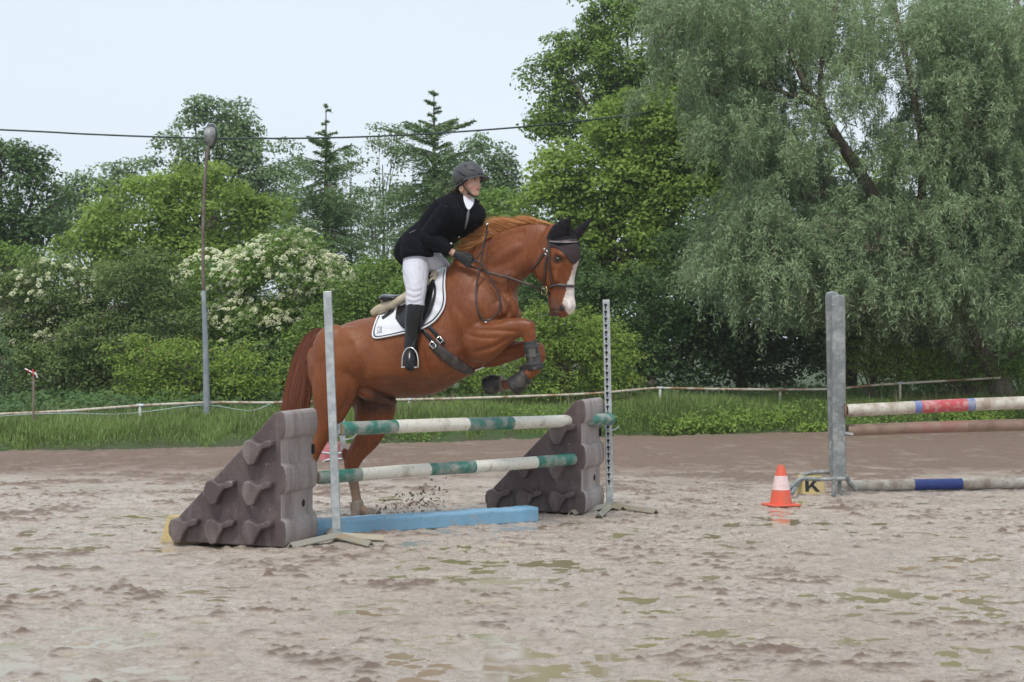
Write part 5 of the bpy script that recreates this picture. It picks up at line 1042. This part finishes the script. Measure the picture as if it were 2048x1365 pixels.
for k in range(1, 6):
    h = onneck(*rein[k], .010)
    if h[1] < pts[k][1]: pts[k] = h
flatline(pts, .0095, .004, 'rein', LEA, BR, side=HP.n)
loopx = [(932, 527), (950, 520), (962, 524), (972, 538), (985, 565), (998, 588), (1002, 612), (990, 635), (968, 646), (957, 628), (951, 595), (955, 560), (962, 530), (965, 500), (970, 478), (976, 462)]
loopx = resample(cr(np.array(loopx, float), 6), 60); pts = []
for x, y in loopx:
    a_ = HP.P(x, y, -.185); h = hit(BV, x, y, .016); pts.append(h if h is not None and h[1] < a_[1] else a_)
P_ = np.array(pts)
for _ in range(6): P_[1:-1] = (P_[:-2] + 2 * P_[1:-1] + P_[2:]) / 4
flatline(P_, .0080, .0040, 'rein', LEA, BR, side=HP.n, sub=2)
v, f = beam(onneck(1018, 548, .014), onneck(1014, 564, .014), .012, .006, up=-HP.n); link('rein_stopper', mesh_from(v, f), LEA, BR, bevel=.002, recalcn=True)
h = onneck(970, 646, .013); v, f = tube([h, h + V(.012, -.002, -.004)], .006, n=8); link('rein_buckle', mesh_from(v, f, smooth=True), met, BR)
# ---- saddle pad, half pad, saddle, girth
pw = M('pad_white', (.74, .74, .78), .8); pw.mix(pw.ramp(pw.noise(6, 4), .5, .72, 0, .4), (.60, .58, .56))
wv_ = pw.n.new('ShaderNodeTexWave'); wv_.wave_type = 'BANDS'; wv_.bands_direction = 'DIAGONAL'; wv_.inputs['Scale'].default_value = 4.2; wv_.inputs['Distortion'].default_value = 1.5; pw.lk(pw.tc.outputs['Object'], wv_.inputs[0]); pw.bump(wv_.outputs['Fac'], .5, .012); PADW = pw.m
NAVY = M('navy_cord', (.012, .016, .045), .5).m; PIPE = M('white_piping', (.78, .78, .80), .6).m
PADT = thing('saddle_pad', 'white quilted saddle pad with navy edging under the saddle', 'saddle pad', HP.P(820, 640))
up_ = [(756, 634), (775, 622), (800, 606), (826, 586), (850, 562), (872, 540), (890, 534)]
lo_ = [(748, 676), (775, 673), (810, 666), (840, 660), (866, 645), (884, 624), (891, 600), (890, 572), (893, 538)]
v, f = patch(BV, up_, lo_, .006, .014, 60, 16, 2, bulge=.35); PG = link('pad', mesh_from(v, f, smooth=True), PADW, PADT)
# the far side panel is the same sheet mirrored through the horse
Pm = np.array(v); Pm = Pm - 2 * np.outer((Pm - HP.o) @ HP.n, HP.n); link('pad', mesh_from(Pm, [tuple(reversed(q_)) for q_ in f], smooth=True), PADW, PADT)
edge = [(756, 636), (749, 655), (746, 672), (752, 678), (780, 673), (812, 666), (842, 659), (867, 645), (884, 624), (891, 600), (890, 572), (892, 548), (895, 536)]
def off_edge(k):
    c = np.array([822, 620.]); e = resample(cr(edge, 5), 90); d_ = e - c; L = np.linalg.norm(d_, axis=1, keepdims=True); return e - d_ / L * k
def line_on(bv, pts, off, r_, name, mat, par):
    P_ = [];
    for x, y in pts:
        h = hit(bv, x, y, off); P_.append(h if h is not None else (P_[-1] if P_ else HP.P(x, y, -.2)))
    P_ = np.array(P_)
    for _ in range(3): P_[1:-1] = (P_[:-2] + 2 * P_[1:-1] + P_[2:]) / 4
    v, f = tube(P_, r_, n=7, cap=.2); return link(name, mesh_from(v, f, smooth=True), mat, par)
line_on(BV, off_edge(0), .016, .0065, 'piping', PIPE, PADT); line_on(BV, off_edge(3.6), .019, .0048, 'navy_cord', NAVY, PADT)
# small square emblem on the rear corner
PV = BVHTree.FromPolygons([Vector(x) for x in v] if False else [vv.co + Vector(PADT.location) for vv in PG.data.vertices], [tuple(p.vertices) for p in PG.data.polygons])
for a, b_ in (((756, 655), (763, 654)), ((756, 664), (763, 663)), ((755.5, 655), (755.5, 664)), ((763.5, 654), (763.5, 663)), ((758, 662), (761, 656)), ((761, 656), (762, 662)), ((752, 667), (765, 665))):
    h0, h1 = hit(PV, *a, .0015), hit(PV, *b_, .0015)
    if h0 is not None and h1 is not None: v, f = tube([h0, h1], .0016, n=5); link('emblem_stitch', mesh_from(v, f), NAVY, PG)
fl = M('sheepskin', (.50, .42, .30), .95, spec=.1); fl.mix(fl.ramp(fl.noise(18, 5, .7), .4, .65), (.62, .54, .42)); fl.bump(fl.noise(70, 5, .8), .9, .01)
hp1 = [limb(HP, [(752, 624, 0, 9, .05), (757, 620, -.06, 10, .03), (775, 612, -.10, 10, .03), (800, 601, -.13, 9, .03), (830, 585, -.15, 9, .03)]), limb(HP, [(757, 620, .06, 10, .03), (775, 612, .10, 10, .03), (830, 585, .14, 9, .03)]),
       limb(HP, [(750, 628, -.03, 8, .05), (764, 622, 0, 9, .09), (790, 605, 0, 9, .12)]), limb(HP, [(852, 572, -.13, 8, .03), (866, 556, -.10, 9, .03), (872, 545, -.04, 9, .04), (874, 540, .03, 8, .03)])]
link('half_pad', voxel(hp1, .010, 4), fl.m, label='cream sheepskin half pad showing behind the saddle seat', cat='half pad', origin=HP.P(800, 605))
SD = thing('saddle', 'black leather jumping saddle with girth and steel stirrups', 'saddle', HP.P(820, 600))
seat = loft([sec(HP, (764, 592), (770, 606), .09), sec(HP, (775, 588), (780, 608), .15), sec(HP, (795, 590), (800, 605), .165), sec(HP, (818, 585), (824, 600), .12), sec(HP, (842, 565), (850, 580), .085), sec(HP, (860, 545), (868, 566), .06)], n=24, sub=4)
link('seat', voxel([seat], .006, 3), BLK, SD)
v, f = patch(BV, [(797, 604), (820, 596), (846, 572), (858, 553)], [(794, 640), (812, 662), (850, 650), (871, 560)], .022, .008, 26, 14, 3); link('flap', mesh_from(v, f, smooth=True), BLK, SD)
v, f = strap(BV, [(861, 553), (866, 575), (862, 600), (855, 625), (848, 640)], [8, 18, 20, 18, 10], .030, .016, 24, 2); link('knee_roll', mesh_from(v, f, smooth=True), BLK, SD)
v, f = strap(BV, [(816, 603), (800, 612), (786, 626), (766, 640)], 4.5, .026, .004, 20, 2); link('strap', mesh_from(v, f, smooth=True), BLK, SD)
v, f = strap(BV, [(864, 688), (885, 706), (908, 724), (928, 736), (940, 742), (947, 745)], [16, 20, 22, 21, 17, 11], .004, .010, 30, 2); link('girth', mesh_from(v, f, smooth=True), mudpaint('girth_leather', (.035, .028, .026), (.13, .11, .10), .5, .66, .7, 14, .45), SD)
v, f = strap(BV, [(842, 656), (855, 671), (868, 686), (876, 694)], 7, .010, .004, 20, 1); link('girth_strap', mesh_from(v, f, smooth=True), BLK, SD)
v, f = strap(BV, [(855, 650), (868, 664), (879, 677), (888, 688)], 7, .010, .004, 20, 1); link('girth_strap', mesh_from(v, f, smooth=True), BLK, SD)
for x, y in ((866, 690), (880, 680)):
    cs = [hit(BV, x + a, y + b_, .020) for a, b_ in ((-7, -1), (-1, -7), (7, 2), (1, 8), (-7, -1), (-1, -7))]
    v, f = tube(cs, .0045, n=6, cap=.1); link('girth_buckle', mesh_from(v, f, smooth=True), met, SD)
v, f = tube([HP.P(950, 741, -.06), HP.P(958, 738, -.04), HP.P(966, 735, -.02)], .009, n=8, sub=3); link('breast_clip', mesh_from(v, f, smooth=True), met, SD)
# ================================================================ THE RIDER
RP = Plane(880, 480, float(HP.P(880, 480)[1]), 38)
def rsec(a, b, w_, pl=None, lat=0.0, k=.75):
    pl = pl or RP; A = pl.P(a[0], a[1], lat); B = pl.P(b[0], b[1], lat); c = (A + B) / 2; u = (B - A) / 2; hor = abs(np.dot(u, pl.f)) + 1e-6
    kk = math.sqrt(max(.3, 1 - (w_ * math.tan(pl.yaw) * .8 / hor) ** 2 * (hor / np.linalg.norm(u)) ** 2)); return (c, u * max(kk, k), pl.n * w_)
def arm(pts, n=16, sub=5, cap=.7):          # (point3d, radius m)
    return tube(np.array([p for p, r_ in pts]), np.array([r_ for p, r_ in pts]), n=n, sub=sub, cap=cap)
# joints
sh_n = RP.P(893, 420, -.165); el_n = RP.P(858, 474, -.19) + V(0, -.04, 0); wr_n = HP.P(905, 505, -.20); ha_n = HP.P(927, 517, -.19)
sh_f = RP.P(932, 425, .155); el_f = HP.P(960, 470, .14); wr_f = HP.P(962, 497, .12); ha_f = HP.P(966, 505, .12)
hip_n = HP.P(832, 520, -.10); kn_n = HP.P(834, 585, -.31); an_n = HP.P(822, 690, -.345); toe_n = HP.P(820, 728, -.42)
hip_f = HP.P(845, 512, .11); kn_f = HP.P(880, 580, .31); an_f = HP.P(862, 690, .34); toe_f = HP.P(880, 720, .36)
# ---- head: local frame f (where she looks), s (her right, towards the viewer's left), u (up)
hyaw = R(40); hf = V(math.cos(hyaw), -math.sin(hyaw), .06); hf /= np.linalg.norm(hf); hs = np.cross(hf, V(0, 0, 1)); hs /= np.linalg.norm(hs); hu = np.cross(hs, hf); HC = RP.P(938, 365, 0.0)
HPt = lambda f_, s_, u_: HC + hf * f_ + hs * s_ + hu * u_
ax_ = [hf, hs, hu]; e_ = lambda f_, s_, u_, a, b_, c: ell(HPt(f_, s_, u_), a, b_, c, ax_, 18, 12)
hd_ = [e_(-.005, 0, .035, .098, .076, .092), e_(.030, 0, -.022, .062, .060, .075), e_(.044, 0, -.060, .045, .044, .048), e_(.066, 0, -.098, .022, .020, .016), e_(.050, 0, -.088, .036, .036, .028),
       e_(.040, .036, -.035, .036, .026, .032), e_(.040, -.036, -.035, .036, .026, .032), e_(.074, .028, .020, .020, .026, .010), e_(.074, -.028, .020, .020, .026, .010), e_(-.02, .066, -.045, .028, .010, .035), e_(-.02, -.066, -.045, .028, .010, .035),
       e_(.092, 0, -.010, .014, .009, .026), e_(.103, 0, -.032, .0135, .011, .011), e_(.094, .012, -.036, .010, .008, .008), e_(.094, -.012, -.036, .010, .008, .008), e_(.084, 0, -.058, .013, .020, .007), e_(.080, 0, -.072, .014, .018, .0065), e_(.078, 0, -.0555, .014, .024, .012),
       e_(-.018, .078, -.020, .014, .008, .028), e_(-.018, -.078, -.020, .014, .008, .028)]
nk = RP.P(917, 408, 0); nkm = HPt(-.03, 0, -.085)
hd_.append(arm([(HPt(-.015, 0, -.03), .052), (nkm, .050), (nk + V(0, 0, .02), .054), (RP.P(908, 425, 0), .075)]))
body = list(hd_)
tors = loft([rsec((812, 512), (858, 520), .15), rsec((822, 485), (880, 500), .155), rsec((838, 462), (900, 482), .13), rsec((852, 443), (930, 462), .135), rsec((868, 422), (955, 448), .155), rsec((886, 402), (956, 424), .165), rsec((903, 395), (938, 406), .09)], n=24, sub=4, p=2.2); body.append(tors)
body += [arm([(sh_n, .052), ((sh_n + el_n) / 2, .046), (el_n, .038), ((el_n + wr_n) / 2, .036), (wr_n, .025), (wr_n + (ha_n - wr_n) * .4, .022)]), arm([(sh_f, .052), ((sh_f + el_f) / 2, .044), (el_f, .038), (wr_f, .025)])]
def leg(h, k, a, t_, s=1.0): return arm([(h, .088 * s), ((h + k) / 2, .078 * s), (k, .060 * s), ((k + a) / 2 + (k - a) * .12, .057 * s), (a + (k - a) * .12, .042 * s), (a, .042 * s)]), arm([(a + V(0, .03, 0) * 0, .040 * s), ((a + t_) / 2, .038 * s), (t_, .030 * s)])
body += list(leg(hip_n, kn_n, an_n, toe_n, .62)) + list(leg(hip_f, kn_f, an_f, toe_f, .62))
SKIN = voxel(body, .0055, 3, .5)
c_ = coords(SKIN); lf = (c_ - HC) @ hf; ls = (c_ - HC) @ hs; lu = (c_ - HC) @ hu; sk = np.tile(V(.58, .34, .25), (len(c_), 1))
def blend(mask, col):
    global sk
    m_ = np.clip(mask, 0, 1)[:, None]; sk = sk * (1 - m_) + V(*col) * m_
blend((1.3 - ((np.abs(ls) - .040) / .022) ** 2 - ((lu + .040) / .022) ** 2) * .35 * (lf > .02), (.62, .28, .22))                       # cheeks
blend((1.35 - ((ls) / .022) ** 2 - ((lu + .064) / .012) ** 2) * .9 * (lf > .055), (.50, .17, .16))                                     # lips
blend((1.2 - ((ls) / .017) ** 2 - ((lu + .0655) / .0035) ** 2) * (lf > .06), (.12, .03, .03))
blend((1.3 - ((np.abs(ls) - .031) / .020) ** 2 - ((lu - .020) / .0045) ** 2) * 1.0 * (lf > .05), (.08, .045, .03))                     # brows
blend((1.2 - ((np.abs(ls) - .031) / .019) ** 2 - ((lu - .004) / .012) ** 2) * .7 * (lf > .05), (.26, .13, .10))
set_col(SKIN, sk)
sm = M('skin', (.55, .34, .26), .5); sm.use(sm.attr('tint', True)); sm.b.inputs['Subsurface Weight'].default_value = .08; sm.b.inputs['Subsurface Radius'].default_value = (.012, .005, .003)
PERS = thing('person', 'young rider in a black show jacket, white breeches and grey helmet standing in the stirrups', 'person', HP.P(835, 560))
link('body', SKIN, sm.m, PERS)
SB = BVHTree.FromPolygons([Vector(x) for x in c_], [tuple(p.vertices) for p in SKIN.polygons]) if False else None
for s_ in (-1, 1):
    v, f = e_(.076, s_ * .031, .004, .0115, .0125, .0075); ew = link('eye', mesh_from(v, f, smooth=True), M('eye_white', (.70, .66, .64), .2).m, PERS)
    v, f = e_(.0835, s_ * .0315 + .001, .004, .0052, .0068, .0068); link('iris', mesh_from(v, f, smooth=True), M('iris_brown', (.035, .018, .010), .1).m, ew)
    v, f = e_(.0775, s_ * .031, .0105, .0125, .0145, .0035); link('eyelid', mesh_from(v, f, smooth=True), M('lash_dark', (.09, .05, .04), .5).m, ew)
# ---- breeches
wb = M('breeches_white', (.60, .60, .66), .75); wb.mix(wb.ramp(wb.noise(6, 4), .5, .75, 0, .4), (.55, .52, .50)); wb.bump(wb.noise(11, 5, .6, (1, 1, 2.2)), .5, .012)
bt_n = kn_n + (an_n - kn_n) * .28; bt_f = kn_f + (an_f - kn_f) * .28
br_ = [arm([(HP.P(838, 500, -.05), .105), (HP.P(833, 525, -.13), .104), (HP.P(831, 552, -.22), .098), (HP.P(832, 578, -.29), .080), (HP.P(830, 600, -.315), .074), (bt_n, .069), (bt_n + (an_n - kn_n) * .1, .060)]),
       arm([(HP.P(846, 500, .05), .105), (HP.P(862, 525, .12), .104), (HP.P(876, 552, .22), .09), (kn_f, .078), (bt_f, .068), (bt_f + (an_f - kn_f) * .1, .06)]), arm([(HP.P(830, 498, -.02), .12), (HP.P(846, 500, .02), .12)]), arm([(HP.P(850, 520, -.08), .085), (HP.P(880, 533, .03), .075), (HP.P(884, 548, .14), .07)])]
BRE = voxel(br_, .007, 5); cj = coords(BRE); nj = vnormals(BRE)
for line, dp, wd in (([(812, 578), (828, 584), (846, 580)], .007, 2.5), ([(811, 590), (828, 596), (846, 590)], .007, 2.5), ([(812, 603), (828, 606), (846, 600)], .006, 2.5), ([(838, 535), (850, 545), (852, 560)], .008, 4), ([(850, 522), (862, 530), (880, 534)], .008, 4), ([(806, 545), (812, 560), (816, 575)], .005, 4),
                     ([(842, 560), (846, 572), (844, 588)], .006, 3), ([(822, 540), (830, 556), (834, 572)], -.005, 5)): cj = groove(cj, nj, HP, line, dp, wd, both=False)
BRE.vertices.foreach_set('co', cj.astype(np.float32).ravel()); BRE.update(); link('breeches', BRE, wb.m, PERS)
# ---- boots
for h_, k_, a_, t_, fw in ((1, kn_n, an_n, toe_n, 1), (0, kn_f, an_f, toe_f, 1)):
    tp_ = k_ + (a_ - k_) * .24; parts = [arm([(tp_, .072), (k_ + (a_ - k_) * .45, .071), (k_ + (a_ - k_) * .75, .058), (a_ + V(0, 0, .02), .051), (a_ + V(0, 0, -.03), .055)], cap=.1), arm([(a_ + V(0, .01, -.035), .056), ((a_ + t_) / 2 + V(0, 0, -.01), .055), (t_, .050), (t_ + (t_ - a_) * .22, .036)])]
    bo = link('boot', voxel(parts, .006, 3), BLK, PERS)
    dn = (t_ - a_) / np.linalg.norm(t_ - a_); x_ = HP.f; up2 = np.cross(dn, x_); up2 = up2 if up2[2] > 0 else -up2
    c0 = a_ + (t_ - a_) * .72; sole = [c0 - up2 * .05 + x_ * .0]
    # stirrup iron: arch over the foot, tread below it
    cI = c0; hgt = V(0, 0, 1); arch = [cI + x_ * (.064 * math.cos(R(a))) + hgt * (.115 * max(0, math.sin(R(a))) ** .8 - .035) + V(0, -.015, 0) for a in np.linspace(0, 180, 15)]
    v, f = tube([arch[0] - hgt * .03] + arch + [arch[-1] - hgt * .03], .0062, n=8, sub=2); st_ = link('stirrup', mesh_from(v, f, smooth=True), met, SD)
    v, f = beam(cI - x_ * .064 - hgt * .066 + V(0, -.015, 0), cI + x_ * .064 - hgt * .066 + V(0, -.015, 0), .055, .012); link('tread', mesh_from(v, f), met, st_, bevel=.004, recalcn=True)
    top_l = HP.P(846, 640, -.30) if h_ else HP.P(866, 600, .25); v, f = tube([cI + hgt * .05 + V(0, -.012, 0), top_l, top_l + V(0.01, .03, .12)], .011, n=6, flat=.3, side=HP.n); link('stirrup_leather', mesh_from(v, f), BLK, SD)
# ---- jacket: torso, skirts and both sleeves as one cloth surface
jk = [loft([rsec((806, 532), (868, 519), .150), rsec((794, 510), (873, 508), .175), rsec((803, 480), (888, 497), .185), rsec((820, 459), (910, 484), .170), rsec((842, 440), (938, 468), .160), rsec((860, 416), (962, 448), .185), rsec((880, 397), (964, 424), .19), rsec((898, 388), (948, 404), .125), rsec((910, 384), (940, 396), .075)], n=32, sub=4, p=2.3, cap=.12),
      arm([(HP.P(836, 478, -.08), .12), (HP.P(834, 500, -.135), .132), (HP.P(834, 514, -.15), .128)], cap=.15), arm([(HP.P(846, 480, .05), .12), (HP.P(850, 508, .10), .125)], cap=.15),
      arm([(sh_n + V(.01, .02, 0), .080), ((sh_n + el_n) / 2, .074), (el_n, .067), ((el_n + wr_n) / 2, .060), (wr_n - (wr_n - el_n) * .10, .051)], cap=.1),
      arm([(sh_f, .074), ((sh_f + el_f) / 2, .066), (el_f, .056), (wr_f, .045)], cap=.1)]
JM = voxel(jk, .0075, 5); 
cj = coords(JM); nj = vnormals(JM)
for line, dp, wd in (([(848, 462), (858, 470), (872, 472)], .010, 3), ([(846, 476), (858, 482), (874, 480)], .008, 3), ([(850, 490), (864, 490), (876, 486)], .006, 3), ([(872, 404), (878, 425), (878, 448)], .010, 4), ([(866, 440), (862, 455), (850, 464)], .006, 4),
                     ([(822, 470), (838, 478), (852, 492)], .008, 4), ([(806, 490), (822, 498), (845, 508)], .008, 5), ([(815, 520), (835, 512), (858, 508)], .006, 4), ([(905, 440), (900, 458), (890, 472)], .008, 4), ([(940, 440), (950, 450), (958, 462)], .006, 4),
                     ([(882, 492), (890, 500), (896, 510)], .005, 2.5), ([(862, 500), (875, 502), (888, 505)], .005, 3), ([(890, 415), (898, 430), (900, 445)], .006, 4)): cj = groove(cj, nj, RP, line, dp, wd, both=False)
JM.vertices.foreach_set('co', cj.astype(np.float32).ravel()); JM.update()
jm = M('black_wool', (.0055, .006, .009), .9, spec=.12); jm.mix(jm.ramp(jm.noise(9, 4), .45, .7, 0, .6), (.011, .0115, .016)); jm.bump(jm.noise(7, 4, .5, None, .8), .55, .02)
JK = link('jacket', JM, jm.m, PERS, origin=None)
JB = BVHTree.FromPolygons([vv.co + Vector(PERS.location) for vv in JM.vertices], [tuple(p.vertices) for p in JM.polygons])
def jp(A, B, off, th, nm, mat, nu=14, nv=8): v, f = patch(JB, A, B, off, th, nu, nv, 1); return link(nm, mesh_from(v, f, smooth=True), mat, JK)
vel = M('velvet_collar', (.006, .006, .008), .95, spec=.1).m; SHIRT = M('shirt_white', (.74, .74, .82), .7).m
jp([(926, 393), (926, 405), (930, 416), (937, 421)], [(949, 399), (948, 406), (945, 413), (939, 420)], .004, .006, 'shirt_front', SHIRT)
jp([(934, 420), (932, 440), (928, 457)], [(939, 420), (937, 438), (931, 457)], .004, .004, 'placket', M('placket_grey', (.16, .165, .18), .6).m, 16, 4)
v, f = tube([nk + V(0, 0, -.015), nk + (nkm - nk) * .45 + V(0, 0, .002)], [.066, .058], n=18, cap=.05); link('shirt_collar', mesh_from(v, f, smooth=True), SHIRT, PERS)
jp([(913, 386), (917, 400), (922, 414), (932, 424)], [(925, 390), (926, 402), (930, 414), (935, 422)], .004, .010, 'collar', vel)
jp([(948, 398), (947, 408), (942, 418), (938, 424)], [(958, 404), (956, 412), (950, 422), (942, 428)], .004, .010, 'collar', vel)
jp([(916, 412), (918, 424), (922, 442), (928, 460)], [(929, 420), (931, 428), (930, 445), (929, 459)], .003, .006, 'lapel', jm.m)
jp([(941, 424), (939, 436), (936, 448), (931, 460)], [(954, 420), (953, 436), (945, 452), (932, 463)], .003, .006, 'lapel', jm.m)
for x, y in ((917.5, 473.5), (902, 488)):
    h = hit(JB, x, y, .004)
    if h is not None: v, f = ell(h, .0085, .005, .0085); link('button', mesh_from(v, f, smooth=True), met, JK)
line_on(JB, [(819, 466), (825, 463), (831, 461)], .0015, .0016, 'pocket_trim', M('trim_silver', (.33, .33, .34), .5).m, JK)
line_on(JB, [(819, 466), (824, 474), (833, 482), (843, 489)], .0015, .0012, 'pocket_trim', M('trim_grey', (.10, .10, .11), .5).m, JK)
line_on(JB, [(931, 460), (922, 470), (908, 484), (890, 498)], .002, .0018, 'front_edge', vel, JK)
# ---- gloves with separate fingers closed on the rein
glv = M('black_glove', (.012, .012, .013), .65); glv.bump(glv.noise(60, 3), .3, .002)
def glove(wr, ha, nvec, nm):
    d_ = (ha - wr) / np.linalg.norm(ha - wr); sd = np.cross(d_, nvec); sd /= np.linalg.norm(sd); sd = sd if sd[2] > 0 else -sd; out_ = np.cross(sd, d_); out_ = out_ if np.dot(out_, V(0, -1, 0)) > 0 else -out_
    palm = ha + d_ * .01; P_ = [loft([(wr + d_ * .012, sd * .029, out_ * .024), (wr + d_ * .035, sd * .033, out_ * .022), (palm, sd * .043, out_ * .019), (palm + d_ * .028, sd * .044, out_ * .018)], n=18, sub=3)]
    for k, (o_, L) in enumerate(((.031, .92), (.011, 1.0), (-.010, .94), (-.030, .78))):
        b_ = palm + d_ * .030 + sd * o_; k1 = b_ + (d_ * .85 + out_ * .35) * .030 * L; k2 = k1 + (-out_ * .75 + d_ * .25) * .027 * L * -1 * -1; k2 = k1 + (d_ * .15 - out_ * .95) * .026 * L; k3 = k2 + (-d_ * .85 - out_ * .2) * .022 * L
        P_.append(arm([(b_ - d_ * .012, .0105), (b_ + out_ * .003, .0108), (k1, .0102), (k2, .0095), (k3, .0085)], n=10, sub=3))
    tb = palm - d_ * .005 + sd * .034; P_.append(arm([(tb - d_ * .02, .014), (tb + sd * .012 + d_ * .016, .0125), (tb + sd * .010 + d_ * .040 - out_ * .004, .0110), (tb - sd * .004 + d_ * .056 - out_ * .010, .0095)], n=10, sub=3))
    return link(nm, voxel(P_, .0036, 1), glv.m, PERS)
glove(wr_n + (ha_n - wr_n) * .12, ha_n, HP.n, 'glove'); glove(wr_f + (ha_f - wr_f) * .15, ha_f, HP.n, 'glove')
# ---- helmet
hm1 = M('helmet_shell', (.060, .062, .067), .5, spec=.4); hm1.mix(hm1.ramp(hm1.noise(8, 3), .5, .7, 0, .25), (.085, .088, .093)); hm1.bump(hm1.noise(250, 2), .15, .001)
hm2 = M('helmet_trim', (.012, .012, .013), .5).m
HHc = (-.008, 0, .050); nA = 48; nB = 16; vs = []; fs = []
def lower(th):                        # lower rim height by direction (0 = front)
    c = math.cos(th); return .022 + .012 * max(0, c) - .055 * max(0, -c) ** .8 + .0 * abs(math.sin(th)) - .022 * (1 - abs(c)) 
for layer, sc_ in ((0, 1.0), (1, .93)):
    for b_ in range(nB + 1):
        for a in range(nA):
            th = 2 * math.pi * a / nA; lo = lower(th) - HHc[2]; phl = math.acos(max(-1, min(1, lo / .108))); ph = phl * b_ / nB; r_ = math.sin(ph)
            fx = .132 * r_ * math.cos(th) * sc_; sx = .104 * r_ * math.sin(th) * sc_; uz = .108 * math.cos(ph) * sc_; fx *= 1.0 - .04 * (math.cos(th) < 0); vs.append(HPt(HHc[0] + fx, sx, HHc[2] + uz))
W_ = (nB + 1) * nA
for layer in (0, 1):
    for b_ in range(nB):
        for a in range(nA):
            q_ = [layer * W_ + b_ * nA + a, layer * W_ + b_ * nA + (a + 1) % nA, layer * W_ + (b_ + 1) * nA + (a + 1) % nA, layer * W_ + (b_ + 1) * nA + a]; fs.append(tuple(q_ if layer == 0 else q_[::-1]))
for a in range(nA): fs.append((nB * nA + a, nB * nA + (a + 1) % nA, W_ + nB * nA + (a + 1) % nA, W_ + nB * nA + a))
HMO = thing('helmet', 'x', 'x', HC); 
for k_ in ('label', 'category'): del HMO[k_]
HMO.parent = PERS; HMO.location = tuple(HC - np.array(PERS.location))
sh_ = link('shell', mesh_from(vs, fs, smooth=True), hm1.m, HMO)
vs = []; fs = []; nV = 25                # peak
for i in range(nV):
    th = R(-72 + 144 * i / (nV - 1)); b0 = (HHc[0] + .128 * math.cos(th), .101 * math.sin(th)); ext = .042 * math.cos(th * 1.1) ** .8 if abs(th * 1.1) < 1.57 else 0
    b1 = (b0[0] + ext * math.cos(th * .5), b0[1] + ext * math.sin(th * .5)); zl = lower(th); 
    for (f_, s_, u_) in ((b0[0], b0[1], zl + .006), (b1[0], b1[1], zl - .004), (b1[0], b1[1], zl - .009), (b0[0] - .006, b0[1], zl - .003)): vs.append(HPt(f_, s_, u_))
for i in range(nV - 1):
    for k in range(4): fs.append((i * 4 + k, i * 4 + (k + 1) % 4, (i + 1) * 4 + (k + 1) % 4, (i + 1) * 4 + k))
link('peak', mesh_from(vs, fs, smooth=False), hm1.m, HMO, recalcn=True)
HBV = BVHTree.FromPolygons([vv.co + Vector(HC) for vv in sh_.data.vertices], [tuple(p.vertices) for p in sh_.data.polygons])
for A, B in ((((930, 329), (936, 333), (944, 338)), ((928, 333), (937, 340), (951, 343))), (((912, 341), (922, 345), (932, 351)), ((918, 346), (924, 351), (931, 353))), (((957, 347), (961, 347), (966, 348)), ((958, 350), (962, 350), (966, 350)))):
    v, f = patch(HBV, list(A), list(B), .0008, .0016, 12, 6, 1); link('vent', mesh_from(v, f, smooth=True), hm2, HMO)
v, f = tube([HPt(.02, .083, .010), HPt(.012, .078, -.03), HPt(.028, .062, -.070), HPt(.052, .030, -.104), HPt(.060, 0, -.116), HPt(.052, -.030, -.104), HPt(.028, -.062, -.070), HPt(.012, -.078, -.03), HPt(.02, -.083, .01)], .0068, n=8, sub=4, flat=.6); link('chin_strap', mesh_from(v, f, smooth=True), hm2, HMO)
v, f = tube([HPt(.020, .056, -.088), HPt(.045, .036, -.103), HPt(.058, .008, -.116)], .010, n=8, sub=3, flat=.7); link('chin_pad', mesh_from(v, f, smooth=True), hm2, HMO)
v, f = tube([HPt(.052, .083, .012), HPt(.01, .086, -.012), HPt(-.05, .072, -.03), HPt(-.095, .035, -.035), HPt(-.10, -.03, -.035), HPt(-.04, -.08, -.02)], .013, n=8, sub=4); link('harness', mesh_from(v, f, smooth=True), hm2, HMO)
# ---- hair: tied back under the helmet with a loose tail blown behind
g = np.random.default_rng(31); hmx = hairmat('brown_hair', (.030, .016, .010), (.085, .042, .024)); n = 420
rt = [HPt(-.07 - .02 * g.random(), g.normal() * .04, -.045 - .02 * g.random()) for _ in range(n)]; tgt = RP.P(868, 404, -.02); dirs = [(tgt - r_) + g.normal(size=3) * .06 for r_ in rt]
hair('hair', rt, dirs, g.uniform(.12, .27, n), .0013, g, hmx, PERS, bend=(0, 0, -1), bendk=.9, curl=.25)
v, f = ell(HPt(-.055, 0, -.030), .055, .066, .05, ax_); link('hair', mesh_from(v, f, smooth=True), M('hair_dark', (.03, .018, .012), .6).m, PERS)
# ---- riding whip held with the rein, knob up
a = HP.P(974, 451, -.10); b_ = HP.P(969, 492, -.135); WH = thing('riding_whip', 'black riding whip with a silver knob sticking up in front of the mane', 'whip', (a + b_) / 2)
v, f = tube([a, b_, HP.P(948, 522, -.19), HP.P(925, 545, -.30)], [.0058, .0055, .005, .003], n=8, sub=4); link('shaft', mesh_from(v, f, smooth=True), hm2, WH)
v, f = ell(a + V(0, 0, .008), .017, .017, .009); link('knob', mesh_from(v, f, smooth=True), met, WH)

# ---- damp air: far trees fade slightly
v, f = box((0, 30, 10.0), 150, 90, 23); hz = bpy.data.materials.new('haze'); hz.use_nodes = True; hn = hz.node_tree; hn.nodes.remove(hn.nodes['Principled BSDF']); pv = hn.nodes.new('ShaderNodeVolumePrincipled'); pv.inputs['Density'].default_value = 0.0006; pv.inputs['Color'].default_value = (.93, .96, 1, 1); pv.inputs['Anisotropy'].default_value = .2
hn.links.new(pv.outputs[0], hn.nodes['Material Output'].inputs['Volume']); link('haze', mesh_from(v, f), hz, kind='stuff', label='faint damp haze in the air over the arena and trees', cat='haze')
